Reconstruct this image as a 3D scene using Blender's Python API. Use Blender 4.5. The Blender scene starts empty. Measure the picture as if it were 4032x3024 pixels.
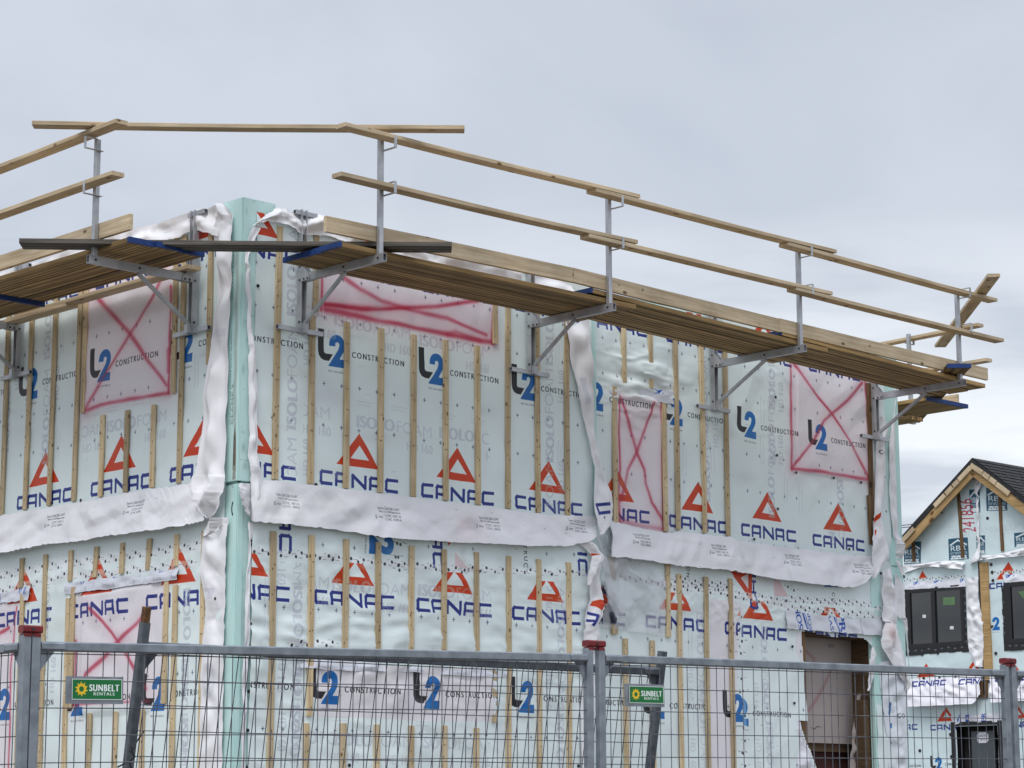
import bpy, math, random
import numpy as np
from mathutils import Vector, Matrix

random.seed(7)
RNG = np.random.default_rng(7)
scene = bpy.context.scene
COL = scene.collection
R = math.radians
PI = math.pi

# ------------------------------------------------------------------ camera
PW, PH = 4032.0, 3024.0
FPX, PITCH, ROLL, CAMZ = 9246.7, 0.185236, -0.003454, 1.35
cd = bpy.data.cameras.new('camera')
cam = bpy.data.objects.new('camera', cd)
COL.objects.link(cam)
cd.sensor_width = 36.0
cd.sensor_fit = 'HORIZONTAL'
cd.lens = FPX / PW * 36.0
cd.clip_start, cd.clip_end = 0.1, 4000
FW = Vector((0, math.cos(PITCH), math.sin(PITCH)))
UP0 = Vector((0, -math.sin(PITCH), math.cos(PITCH)))
RT = Vector((1, 0, 0)) * math.cos(ROLL) + UP0 * math.sin(ROLL)
UPV = UP0 * math.cos(ROLL) - Vector((1, 0, 0)) * math.sin(ROLL)
mw = Matrix.Identity(4)
for i in range(3):
    mw[i][0], mw[i][1], mw[i][2] = RT[i], UPV[i], -FW[i]
mw.translation = (0, 0, CAMZ)
cam.matrix_world = mw
scene.camera = cam

# ------------------------------------------------------------------ sky, sun, exposure
SUN_EL, SUN_AZ = R(56), R(196)      # high behind the camera, behind cloud
w = bpy.data.worlds.new('World')
scene.world = w
w.use_nodes = True
nt = w.node_tree
nt.nodes.clear()
N = nt.nodes.new
L_ = nt.links.new
wo = N('ShaderNodeOutputWorld')
bg = N('ShaderNodeBackground')
bg.inputs['Strength'].default_value = 0.1
sky = N('ShaderNodeTexSky')
sky.sky_type = 'NISHITA'
sky.sun_disc = False
sky.sun_elevation = SUN_EL
sky.sun_rotation = SUN_AZ
tc = N('ShaderNodeTexCoord')
sep = N('ShaderNodeSeparateXYZ')
L_(tc.outputs['Generated'], sep.inputs[0])
mp = N('ShaderNodeMapping')
mp.inputs['Scale'].default_value = (2.4, 2.4, 4.5)
mp.inputs['Location'].default_value = (3.1, 0.4, 0.9)
L_(tc.outputs['Generated'], mp.inputs[0])
nz = N('ShaderNodeTexNoise')
nz.inputs['Scale'].default_value = 1.7
nz.inputs['Detail'].default_value = 8
nz.inputs['Roughness'].default_value = 0.52
nz.inputs['Distortion'].default_value = 0.5
L_(mp.outputs[0], nz.inputs['Vector'])
# grey blue underside of the cloud deck, and its pale rents near the horizon
rampc = N('ShaderNodeValToRGB')
cr = rampc.color_ramp
cr.elements[0].position, cr.elements[0].color = 0.26, (4.85, 5.32, 6.2, 1)
cr.elements[1].position, cr.elements[1].color = 0.70, (6.15, 6.62, 7.45, 1)
L_(nz.outputs['Fac'], rampc.inputs[0])
# brighter near the horizon where the deck thins
low = N('ShaderNodeMapRange')
low.inputs['From Min'].default_value, low.inputs['From Max'].default_value = 0.12, 0.27
low.inputs['To Min'].default_value, low.inputs['To Max'].default_value = 1.0, 0.0
L_(sep.outputs['Z'], low.inputs['Value'])
nz2 = N('ShaderNodeTexNoise')
mp2 = N('ShaderNodeMapping')
mp2.inputs['Scale'].default_value = (3, 3, 16)
mp2.inputs['Location'].default_value = (1.3, 2.7, 0.3)
L_(tc.outputs['Generated'], mp2.inputs[0])
L_(mp2.outputs[0], nz2.inputs['Vector'])
nz2.inputs['Scale'].default_value = 2.4
nz2.inputs['Detail'].default_value = 7
mr2 = N('ShaderNodeMapRange')
mr2.inputs['From Min'].default_value, mr2.inputs['From Max'].default_value = 0.40, 0.62
L_(nz2.outputs['Fac'], mr2.inputs['Value'])
ml = N('ShaderNodeMath'); ml.operation = 'MULTIPLY'; ml.use_clamp = True
L_(low.outputs[0], ml.inputs[0]); L_(mr2.outputs[0], ml.inputs[1])
mixl = N('ShaderNodeMixRGB')
L_(ml.outputs[0], mixl.inputs[0]); L_(rampc.outputs[0], mixl.inputs[1])
mixl.inputs[2].default_value = (9.6, 10.0, 10.3, 1)
# overcast: brighter towards the zenith
zen = N('ShaderNodeMapRange')
zen.inputs['From Min'].default_value, zen.inputs['From Max'].default_value = 0.35, 1.0
zen.inputs['To Min'].default_value, zen.inputs['To Max'].default_value = 1.0, 2.0
L_(sep.outputs['Z'], zen.inputs['Value'])
zm = N('ShaderNodeMixRGB'); zm.blend_type = 'MULTIPLY'; zm.inputs[0].default_value = 1
L_(mixl.outputs[0], zm.inputs[1]); L_(zen.outputs[0], zm.inputs[2])
mixs = N('ShaderNodeMixRGB')
mixs.inputs[0].default_value = 0.95
L_(sky.outputs[0], mixs.inputs[1]); L_(zm.outputs[0], mixs.inputs[2])
L_(mixs.outputs[0], bg.inputs['Color'])
L_(bg.outputs[0], wo.inputs['Surface'])

sl = bpy.data.lights.new('sun', 'SUN')
sl.energy = 1.5
sl.angle = R(28)
sl.color = (1.0, 0.97, 0.92)
so = bpy.data.objects.new('sun', sl)
COL.objects.link(so)
sdir = Vector((math.sin(SUN_AZ) * math.cos(SUN_EL), math.cos(SUN_AZ) * math.cos(SUN_EL), math.sin(SUN_EL)))
so.rotation_euler = sdir.to_track_quat('Z', 'Y').to_euler()
vs = scene.view_settings
vs.view_transform = 'Standard'
vs.look = 'None'
vs.exposure = 0.15
vs.gamma = 1.0
vs.use_curve_mapping = False

# ------------------------------------------------------------------ frames: the planes the place is built on
def ray(px, py):
    return FW * FPX + RT * (px - PW / 2) - UPV * (py - PH / 2)

class Frame:
    """a vertical plane: x to the right along it, out towards the viewer, z above ground"""
    def __init__(s, origin, ang):
        s.o = Vector((origin[0], origin[1], 0)); s.a = ang
        s.ux = Vector((math.cos(ang), math.sin(ang), 0)); s.uy = Vector((-math.sin(ang), math.cos(ang), 0))
        s.m = Matrix.Translation(s.o) @ Matrix.Rotation(ang, 4, 'Z')
    def at(s, p, out=0.0):
        d = ray(*p)
        t = (s.o - s.uy * out).dot(s.uy) / d.dot(s.uy)
        q = d * t
        return (q - s.o).dot(s.ux), q.z + CAMZ
    def P(s, x, out, z):
        return s.o + s.ux * x - s.uy * out + Vector((0, 0, z))
    def loc(s, v):
        q = v - s.o
        return q.dot(s.ux), -q.dot(s.uy), v.z

def on_level(p, z):
    d = ray(*p)
    q = d * ((z - CAMZ) / d.z)
    return Vector((q.x, q.y, z))

def at_depth(p, D):
    d = ray(*p)
    q = d * (D / d.y)
    return Vector((q.x, q.y, q.z + CAMZ))

AL = 0.771948
U = Vector((math.cos(AL), math.sin(AL), 0)); Wv = Vector((-math.sin(AL), math.cos(AL), 0))
K2 = Vector((-2.545234, 19.863058, 0)) + U * 0.2545
STEP = 0.12
FA = Frame(K2, AL)
FB = Frame(K2 + Wv * STEP, AL)
FL = Frame(K2, AL - PI / 2)

def zoomer(x0, y0, w_, tw=2212.0):
    k = w_ / tw
    return lambda a, b: (x0 + a * k, y0 + b * k)
za = zoomer(0, 400, 1000); zb = zoomer(1000, 400, 1000); zc = zoomer(2000, 600, 1000); zd = zoomer(3000, 900, 1032, 2140)
ze = zoomer(0, 1100, 1000); zf = zoomer(900, 1100, 1000); zg = zoomer(1700, 1100, 1000); zh = zoomer(2600, 1300, 1000)
zi = zoomer(0, 1800, 1000); zj = zoomer(900, 1800, 1000); zk = zoomer(1800, 1900, 1000); zl = zoomer(2600, 1950, 1000)
zm_ = zoomer(0, 2400, 832); zn = zoomer(800, 2400, 832); zo = zoomer(1600, 2400, 832); zp = zoomer(2400, 2400, 832); zq = zoomer(3200, 2400, 832)
zr = zoomer(3400, 1750, 632, 1556); zs = zoomer(3380, 2500, 652, 2064); zt = zoomer(2250, 2050, 500)

# ------------------------------------------------------------------ object helpers
def tag(o, label=None, cat=None, group=None, kind=None):
    if label: o['label'] = label
    if cat: o['category'] = cat
    if group: o['group'] = group
    if kind: o['kind'] = kind
    return o

def empty(name, matrix=None, parent=None):
    o = bpy.data.objects.new(name, None)
    o.empty_display_size = 0.2
    COL.objects.link(o)
    if parent: o.parent = parent
    if matrix is not None: o.matrix_local = matrix
    return o

class MB:
    def __init__(s):
        s.v = []; s.f = []
    def prism(s, pts, ax):
        """pts: closed cross-section loops at both ends: list of two lists of 3D points"""
        a, b = pts; n = len(a); k = len(s.v)
        s.v += [tuple(p) for p in a] + [tuple(p) for p in b]
        for i in range(n):
            j = (i + 1) % n
            s.f.append((k + i, k + j, k + n + j, k + n + i))
        s.f.append(tuple(k + i for i in range(n))[::-1]); s.f.append(tuple(k + n + i for i in range(n)))
        return s
    def box(s, x0, x1, y0, y1, z0, z1):
        k = len(s.v)
        s.v += [(x0, y0, z0), (x1, y0, z0), (x1, y1, z0), (x0, y1, z0), (x0, y0, z1), (x1, y0, z1), (x1, y1, z1), (x0, y1, z1)]
        for f in ((3, 2, 1, 0), (4, 5, 6, 7), (0, 1, 5, 4), (1, 2, 6, 5), (2, 3, 7, 6), (3, 0, 4, 7)):
            s.f.append(tuple(k + i for i in f))
        return s
    def bar(s, p0, p1, w_, h_, up=(0, 0, 1), c=0.0015):
        """a bar of width w_ (sideways) and height h_ (along up) with eased edges"""
        p0 = Vector(p0); p1 = Vector(p1); d = (p1 - p0).normalized()
        upv = Vector(up); upv = (upv - d * upv.dot(d)).normalized(); sd = d.cross(upv)
        a, b = w_ / 2, h_ / 2
        o8 = [(-a + c, -b), (a - c, -b), (a, -b + c), (a, b - c), (a - c, b), (-a + c, b), (-a, b - c), (-a, -b + c)]
        return s.prism([[q + sd * x + upv * y for x, y in o8] for q in (p0, p1)], None)
    def tube(s, p0, p1, r, n=8):
        p0 = Vector(p0); p1 = Vector(p1); d = (p1 - p0).normalized()
        a = d.orthogonal().normalized(); b = d.cross(a)
        return s.prism([[q + a * (r * math.cos(t)) + b * (r * math.sin(t)) for t in [2 * PI * i / n for i in range(n)]] for q in (p0, p1)], None)
    def path(s, pts, r, n=6):
        for p, q in zip(pts[:-1], pts[1:]): s.tube(p, q, r, n)
        return s
    def quad(s, a, b, c, d):
        k = len(s.v); s.v += [tuple(a), tuple(b), tuple(c), tuple(d)]; s.f.append((k, k + 1, k + 2, k + 3)); return s
    def disc(s, c, r, nrm, t=0.006, n=10):
        c = Vector(c); nrm = Vector(nrm).normalized()
        return s.tube(c, c + nrm * t, r, n)
    def mesh(s, name, mat):
        me = bpy.data.meshes.new(name)
        me.from_pydata(s.v, [], s.f)
        if mat: me.materials.append(mat)
        me.update()
        return me
    def build(s, name, mat, parent=None, matrix=None):
        o = bpy.data.objects.new(name, s.mesh(name, mat))
        COL.objects.link(o)
        if parent: o.parent = parent
        if matrix is not None: o.matrix_local = matrix
        return o

def place(name, mesh, parent=None, matrix=None):
    o = bpy.data.objects.new(name, mesh)
    COL.objects.link(o)
    if parent: o.parent = parent
    if matrix is not None: o.matrix_local = matrix
    return o

# ------------------------------------------------------------------ value noise
def _h(ix, iy, s):
    n = (ix.astype(np.int64) * 374761393 + iy.astype(np.int64) * 668265263 + s * 974634777) & 0xffffffff
    n = ((n ^ (n >> 13)) * 1274126177) & 0xffffffff
    return ((n ^ (n >> 16)) & 0xffff) / 65535.0
def vnoise(x, y, s=0):
    x = np.asarray(x, float); y = np.asarray(y, float)
    ix = np.floor(x); iy = np.floor(y); fx = x - ix; fy = y - iy
    fx = fx * fx * (3 - 2 * fx); fy = fy * fy * (3 - 2 * fy)
    a = _h(ix, iy, s); b = _h(ix + 1, iy, s); c = _h(ix, iy + 1, s); d = _h(ix + 1, iy + 1, s)
    return (a * (1 - fx) + b * fx) * (1 - fy) + (c * (1 - fx) + d * fx) * fy
def fbm(x, y, s=0, o=4):
    r = 0; a = 0.5
    for i in range(o):
        r = r + a * vnoise(np.asarray(x) * 2 ** i, np.asarray(y) * 2 ** i, s + i * 17); a *= 0.5
    return r
def ridge(x, y, s=0):
    return 1 - np.abs(2 * fbm(x, y, s, 3) / 0.875 - 1)

def creases(x, z, seed=0):
    """sharp folds of thin sheet: slanting triangle waves, bent and broken up by noise; about -0.5..0.5"""
    rs = random.Random(seed); h = 0
    wx = fbm(np.asarray(x) * 1.1, np.asarray(z) * 1.1, seed + 50, 2) * 1.6; wz = fbm(np.asarray(x) * 1.1 + 7, np.asarray(z) * 1.1, seed + 60, 2) * 1.6
    for k in range(5):
        a = rs.uniform(-1.3, 1.3) if k % 2 else rs.uniform(.5, 1.2) * rs.choice((-1, 1)); f = rs.uniform(1.2, 3.6)
        t = (x + .35 * wx) * math.cos(a) * f + (z + .35 * wz) * math.sin(a) * f + rs.random()
        m = vnoise(np.asarray(x) * 1.7 + k * 5, np.asarray(z) * 1.7, seed + k) ** 1.5
        h = h + (np.abs(2 * (t - np.floor(t)) - 1) - .5) * m * 2.4 / f
    return h

# ------------------------------------------------------------------ materials
def mat_new(name, base=(0.5, 0.5, 0.5), rough=0.6, metal=0.0, spec=0.5):
    m = bpy.data.materials.new(name); m.use_nodes = True
    b = m.node_tree.nodes['Principled BSDF']
    b.inputs['Base Color'].default_value = (*base, 1); b.inputs['Roughness'].default_value = rough
    b.inputs['Metallic'].default_value = metal; b.inputs['Specular IOR Level'].default_value = spec
    return m, m.node_tree, b

def lin(c):
    return tuple(((x / 255 + 0.055) / 1.055) ** 2.4 if x > 10 else x / 255 / 12.92 for x in c)

def noisy(name, c1, c2, rough=0.6, metal=0.0, scale=8.0, stretch=(1, 1, 1), detail=5, bump=0.0, lo=0.3, hi=0.7, spec=0.5):
    m, t, b = mat_new(name, c1, rough, metal, spec)
    tcn = t.nodes.new('ShaderNodeTexCoord'); oi = t.nodes.new('ShaderNodeObjectInfo')
    vm = t.nodes.new('ShaderNodeVectorMath'); vm.operation = 'ADD'
    sc = t.nodes.new('ShaderNodeVectorMath'); sc.operation = 'SCALE'; sc.inputs[0].default_value = (31, 17, 23)
    t.links.new(oi.outputs['Random'], sc.inputs['Scale'])
    t.links.new(tcn.outputs['Object'], vm.inputs[0]); t.links.new(sc.outputs[0], vm.inputs[1])
    mpn = t.nodes.new('ShaderNodeMapping'); mpn.inputs['Scale'].default_value = stretch
    t.links.new(vm.outputs[0], mpn.inputs[0])
    n = t.nodes.new('ShaderNodeTexNoise'); n.inputs['Scale'].default_value = scale; n.inputs['Detail'].default_value = detail
    t.links.new(mpn.outputs[0], n.inputs['Vector'])
    rp = t.nodes.new('ShaderNodeValToRGB')
    rp.color_ramp.elements[0].position, rp.color_ramp.elements[0].color = lo, (*c1, 1)
    rp.color_ramp.elements[1].position, rp.color_ramp.elements[1].color = hi, (*c2, 1)
    t.links.new(n.outputs['Fac'], rp.inputs[0]); t.links.new(rp.outputs[0], b.inputs['Base Color'])
    if bump:
        bm_ = t.nodes.new('ShaderNodeBump'); bm_.inputs['Strength'].default_value = bump; bm_.inputs['Distance'].default_value = 0.004
        t.links.new(n.outputs['Fac'], bm_.inputs['Height']); t.links.new(bm_.outputs[0], b.inputs['Normal'])
    return m

def wood(name, pale, dark, axis=0, knots=True, stripes=0.0, vary=0.25, knot_scale=5.0):
    """sawn softwood: grain along the local axis, knots, each piece its own tone"""
    m, t, b = mat_new(name, pale, 0.75, 0, 0.3)
    nd = t.nodes.new; lk = t.links.new
    tcn = nd('ShaderNodeTexCoord'); oi = nd('ShaderNodeObjectInfo')
    sc = nd('ShaderNodeVectorMath'); sc.operation = 'SCALE'; sc.inputs[0].default_value = (37, 19, 29)
    lk(oi.outputs['Random'], sc.inputs['Scale'])
    ad = nd('ShaderNodeVectorMath'); ad.operation = 'ADD'
    lk(tcn.outputs['Object'], ad.inputs[0]); lk(sc.outputs[0], ad.inputs[1])
    mpn = nd('ShaderNodeMapping'); s = [26, 26, 26]; s[axis] = 1.2; mpn.inputs['Scale'].default_value = s
    lk(ad.outputs[0], mpn.inputs[0])
    n = nd('ShaderNodeTexNoise'); n.inputs['Scale'].default_value = 1.6; n.inputs['Detail'].default_value = 6; n.inputs['Roughness'].default_value = 0.6
    lk(mpn.outputs[0], n.inputs['Vector'])
    rp = nd('ShaderNodeValToRGB')
    rp.color_ramp.elements[0].position, rp.color_ramp.elements[0].color = 0.30, (*dark, 1)
    rp.color_ramp.elements[1].position, rp.color_ramp.elements[1].color = 0.62, (*pale, 1)
    lk(n.outputs['Fac'], rp.inputs[0])
    col = rp.outputs[0]
    # tone of the piece
    mr = nd('ShaderNodeMapRange'); mr.inputs['To Min'].default_value = 1 - vary; mr.inputs['To Max'].default_value = 1 + vary * 0.35
    lk(oi.outputs['Random'], mr.inputs['Value'])
    mu = nd('ShaderNodeMixRGB'); mu.blend_type = 'MULTIPLY'; mu.inputs[0].default_value = 1
    lk(col, mu.inputs[1]); lk(mr.outputs[0], mu.inputs[2]); col = mu.outputs[0]
    # broad weather stains
    n3 = nd('ShaderNodeTexNoise'); n3.inputs['Scale'].default_value = 2.2; n3.inputs['Detail'].default_value = 4
    lk(ad.outputs[0], n3.inputs['Vector'])
    m3 = nd('ShaderNodeMapRange'); m3.inputs['From Min'].default_value, m3.inputs['From Max'].default_value = 0.35, 0.65
    m3.inputs['To Min'].default_value, m3.inputs['To Max'].default_value = 0.80, 1.06
    lk(n3.outputs['Fac'], m3.inputs['Value'])
    mu3 = nd('ShaderNodeMixRGB'); mu3.blend_type = 'MULTIPLY'; mu3.inputs[0].default_value = 1
    lk(col, mu3.inputs[1]); lk(m3.outputs[0], mu3.inputs[2]); col = mu3.outputs[0]
    if knots:
        mk = nd('ShaderNodeMapping'); s = [1.0, 1.0, 1.0]; s[axis] = 0.55; mk.inputs['Scale'].default_value = s
        lk(ad.outputs[0], mk.inputs[0])
        vo = nd('ShaderNodeTexVoronoi'); vo.inputs['Scale'].default_value = knot_scale; vo.inputs['Randomness'].default_value = 1.0
        lk(mk.outputs[0], vo.inputs['Vector'])
        kr = nd('ShaderNodeValToRGB')
        kr.color_ramp.elements[0].position, kr.color_ramp.elements[0].color = 0.085, (1, 1, 1, 1)
        kr.color_ramp.elements[1].position, kr.color_ramp.elements[1].color = 0.145, (0, 0, 0, 1)
        lk(vo.outputs['Distance'], kr.inputs[0])
        mx = nd('ShaderNodeMixRGB'); lk(kr.outputs[0], mx.inputs[0]); lk(col, mx.inputs[1])
        mx.inputs[2].default_value = (dark[0] * 0.35, dark[1] * 0.28, dark[2] * 0.22, 1); col = mx.outputs[0]
    if stripes:
        # laminations of the scaffold planks, edge on under the feet
        sx = nd('ShaderNodeSeparateXYZ'); lk(ad.outputs[0], sx.inputs[0])
        w1 = nd('ShaderNodeTexNoise'); w1.noise_dimensions = '1D'; w1.inputs['Scale'].default_value = 1; w1.inputs['Detail'].default_value = 3; w1.inputs['Roughness'].default_value = 0.75
        mm = nd('ShaderNodeMath'); mm.operation = 'MULTIPLY'; mm.inputs[1].default_value = 20
        lk(sx.outputs['Y'], mm.inputs[0]); lk(mm.outputs[0], w1.inputs['W'])
        sr = nd('ShaderNodeMapRange'); sr.inputs['From Min'].default_value, sr.inputs['From Max'].default_value = 0.40, 0.58
        sr.inputs['To Min'].default_value, sr.inputs['To Max'].default_value = 1 - stripes, 1.0
        lk(w1.outputs['Fac'], sr.inputs['Value'])
        ms = nd('ShaderNodeMixRGB'); ms.blend_type = 'MULTIPLY'; ms.inputs[0].default_value = 1
        lk(col, ms.inputs[1]); lk(sr.outputs[0], ms.inputs[2]); col = ms.outputs[0]
        bp = nd('ShaderNodeBump'); bp.inputs['Strength'].default_value = 0.6; bp.inputs['Distance'].default_value = 0.006
        lk(w1.outputs['Fac'], bp.inputs['Height']); lk(bp.outputs[0], b.inputs['Normal'])
    else:
        bp = nd('ShaderNodeBump'); bp.inputs['Strength'].default_value = 0.25; bp.inputs['Distance'].default_value = 0.003
        lk(n.outputs['Fac'], bp.inputs['Height']); lk(bp.outputs[0], b.inputs['Normal'])
    lk(col, b.inputs['Base Color'])
    return m

M = {}
M['batten'] = wood('spruce strapping', lin((222, 202, 166)), lin((188, 162, 122)), 2, True, 0, 0.26, 11.0)
M['stud'] = wood('weathered brown stud', lin((134, 104, 72)), lin((78, 58, 40)), 2, True)
M['rail'] = wood('rail lumber', lin((224, 205, 174)), lin((188, 164, 130)), 0, True, 0, 0.20, 6.0)
M['plank'] = wood('laminated plank', lin((204, 170, 116)), lin((156, 122, 78)), 0, False, 0.80, 0.22)
M['plank_old'] = wood('grey weathered plank', lin((122, 116, 108)), lin((70, 66, 62)), 0, True, 0.5, 0.1)
M['fascia'] = wood('fascia lumber', lin((196, 164, 116)), lin((158, 124, 80)), 0, True, 0, 0.2, 3)
M['blue'] = noisy('blue end paint', lin((8, 44, 100)), lin((16, 62, 128)), 0.6, 0, 14)
M['alu'] = noisy('mill aluminium', lin((164, 166, 170)), lin((196, 198, 202)), 0.42, 0.55, 7, (1, 1, 1), 6, 0.06)
M['galv'] = noisy('galvanised tube', lin((118, 125, 133)), lin((152, 159, 167)), 0.45, 0.5, 16, (1, 1, 1), 6, 0.1)
M['galv_dark'] = noisy('dull galvanised tube', lin((80, 86, 93)), lin((112, 118, 125)), 0.6, 0.4, 18, (1, 1, 1), 6, 0.1)
M['wire'] = noisy('mesh wire', lin((70, 70, 82)), lin((128, 130, 138)), 0.45, 0.6, 10)
M['bolt'] = mat_new('dark bolt', (0.03, 0.03, 0.03), 0.5)[0]
M['nail'] = mat_new('nail hole', lin((70, 52, 36)), 0.8)[0]
M['black'] = mat_new('black plastic', (0.012, 0.012, 0.014), 0.45)[0]
M['cap_black'] = mat_new('black cap nail', (0.01, 0.01, 0.012), 0.4)[0]
M['red'] = noisy('red plastic', lin((96, 16, 22)), lin((132, 26, 32)), 0.45, 0, 9)
M['rust'] = noisy('rusty steel', lin((62, 42, 28)), lin((128, 88, 50)), 0.85, 0, 30, bump=0.3)
M['foam'] = noisy('mint rigid foam', lin((188, 228, 223)), lin((206, 236, 232)), 0.7, 0, 3.5, detail=6, bump=0.1)
def facets(t, tcn, n, k):
    """sharp crumples: flat facets meeting in creases, added to the soft ones"""
    dn = t.nodes.new('ShaderNodeTexNoise'); dn.inputs['Scale'].default_value = 1.2; dn.inputs['Detail'].default_value = 2
    t.links.new(tcn.outputs['Object'], dn.inputs['Vector'])
    mx = t.nodes.new('ShaderNodeMixRGB'); mx.blend_type = 'ADD'; mx.inputs[0].default_value = .5
    t.links.new(tcn.outputs['Object'], mx.inputs[1]); t.links.new(dn.outputs['Color'], mx.inputs[2])
    vo = t.nodes.new('ShaderNodeTexVoronoi'); vo.inputs['Scale'].default_value = 3.6
    t.links.new(mx.outputs[0], vo.inputs['Vector'])
    ma = t.nodes.new('ShaderNodeMath'); ma.operation = 'MULTIPLY_ADD'; ma.inputs[1].default_value = k
    t.links.new(vo.outputs['Distance'], ma.inputs[0]); t.links.new(n.outputs['Fac'], ma.inputs[2])
    return ma.outputs[0]
def crumple(name, c1, c2, strength=0.5, scale=2.6):
    m = noisy(name, c1, c2, 0.55, 0, 3, detail=6)
    t = m.node_tree; b = t.nodes['Principled BSDF']
    tcn = t.nodes.new('ShaderNodeTexCoord'); n = t.nodes.new('ShaderNodeTexNoise'); n.noise_type = 'RIDGED_MULTIFRACTAL'
    n.inputs['Scale'].default_value = scale; n.inputs['Detail'].default_value = 4; n.inputs['Roughness'].default_value = .5; n.inputs['Distortion'].default_value = 1.0
    t.links.new(tcn.outputs['Object'], n.inputs['Vector'])
    bp = t.nodes.new('ShaderNodeBump'); bp.inputs['Strength'].default_value = strength; bp.inputs['Distance'].default_value = .03
    t.links.new(facets(t, tcn, n, .9), bp.inputs['Height']); t.links.new(bp.outputs[0], b.inputs['Normal'])
    return m
M['white'] = crumple('white membrane', lin((230, 229, 233)), lin((241, 240, 243)), .42, 1.7)
M['white_old'] = noisy('white membrane', lin((226, 224, 232)), lin((238, 237, 242)), 0.55, 0, 5, detail=6, bump=0.5)
M['dirt'] = noisy('site dirt', (0.10, 0.088, 0.072), (0.19, 0.17, 0.145), 0.95, 0, 0.8, detail=10, bump=0.6)
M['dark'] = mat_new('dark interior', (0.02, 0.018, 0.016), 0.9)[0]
M['osb'] = noisy('sheathing board', lin((84, 70, 54)), lin((112, 95, 74)), 0.85, 0, 40, (1, 1, 1), 4)
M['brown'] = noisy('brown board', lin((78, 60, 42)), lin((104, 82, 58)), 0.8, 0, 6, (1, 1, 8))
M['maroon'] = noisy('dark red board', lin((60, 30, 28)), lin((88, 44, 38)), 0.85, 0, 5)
M['shingle'] = noisy('charcoal shingle', (0.012, 0.012, 0.014), (0.035, 0.035, 0.038), 0.9, 0, 9, detail=8, bump=0.4)
M['door_grey'] = noisy('grey steel door', lin((66, 74, 78)), lin((76, 84, 88)), 0.5, 0, 2)
M['strap'] = mat_new('yellow label', lin((200, 170, 40)), 0.5)[0]
M['pane'] = mat_new('window glass', (0.012, 0.014, 0.016), 0.04, 0, 0.9)[0]
M['tarp'] = noisy('dark blue tarpaulin', lin((32, 40, 62)), lin((62, 70, 92)), 0.35, 0, 26, detail=3, bump=0.6)
mp_, tt, bb = mat_new('clear poly sheet', lin((224, 224, 230)), 0.3, 0, 0.6)
tr = tt.nodes.new('ShaderNodeBsdfTransparent'); mxs = tt.nodes.new('ShaderNodeMixShader')
npn = tt.nodes.new('ShaderNodeTexNoise'); npn.noise_type = 'RIDGED_MULTIFRACTAL'; npn.inputs['Scale'].default_value = 3.5; npn.inputs['Detail'].default_value = 4; npn.inputs['Distortion'].default_value = 1.2
ptc = tt.nodes.new('ShaderNodeTexCoord'); tt.links.new(ptc.outputs['Object'], npn.inputs['Vector'])
pmr = tt.nodes.new('ShaderNodeMapRange'); pmr.inputs['From Min'].default_value, pmr.inputs['From Max'].default_value = 0.1, 1.1
pmr.inputs['To Min'].default_value, pmr.inputs['To Max'].default_value = 0.42, 0.86  # ridges whiter and more opaque: streak highlights put into the shader mix
tt.links.new(npn.outputs['Fac'], pmr.inputs['Value']); tt.links.new(pmr.outputs[0], mxs.inputs[0])
tt.links.new(tr.outputs[0], mxs.inputs[1]); tt.links.new(bb.outputs[0], mxs.inputs[2])
pbp = tt.nodes.new('ShaderNodeBump'); pbp.inputs['Strength'].default_value = 0.35; pbp.inputs['Distance'].default_value = 0.02
tt.links.new(npn.outputs['Fac'], pbp.inputs['Height']); tt.links.new(pbp.outputs[0], bb.inputs['Normal'])
tt.links.new(mxs.outputs[0], tt.nodes['Material Output'].inputs['Surface'])
M['poly'] = mp_

def img_mat(name, canvas, rough=0.5, bump=0.12, spec=0.4, crease=1.6):
    im = bpy.data.images.new(name, canvas.W, canvas.H)
    px = np.ones((canvas.H, canvas.W, 4), np.float32); px[..., :3] = np.clip(canvas.a, 0, 1)
    im.pixels.foreach_set(px.ravel()); im.update(); im.pack()
    m, t, b = mat_new(name, (1, 1, 1), rough, 0, spec)
    ti = t.nodes.new('ShaderNodeTexImage'); ti.image = im; ti.extension = 'EXTEND'
    t.links.new(ti.outputs[0], b.inputs['Base Color'])
    tcn = t.nodes.new('ShaderNodeTexCoord'); n = t.nodes.new('ShaderNodeTexNoise')
    n.noise_type = 'RIDGED_MULTIFRACTAL'
    n.inputs['Scale'].default_value = crease; n.inputs['Detail'].default_value = 4; n.inputs['Roughness'].default_value = 0.45; n.inputs['Distortion'].default_value = 0.8
    t.links.new(tcn.outputs['Object'], n.inputs['Vector'])
    bp = t.nodes.new('ShaderNodeBump'); bp.inputs['Strength'].default_value = bump; bp.inputs['Distance'].default_value = 0.03
    t.links.new(facets(t, tcn, n, .9) if bump >= .2 else n.outputs['Fac'], bp.inputs['Height']); t.links.new(bp.outputs[0], b.inputs['Normal'])
    return m

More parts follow.
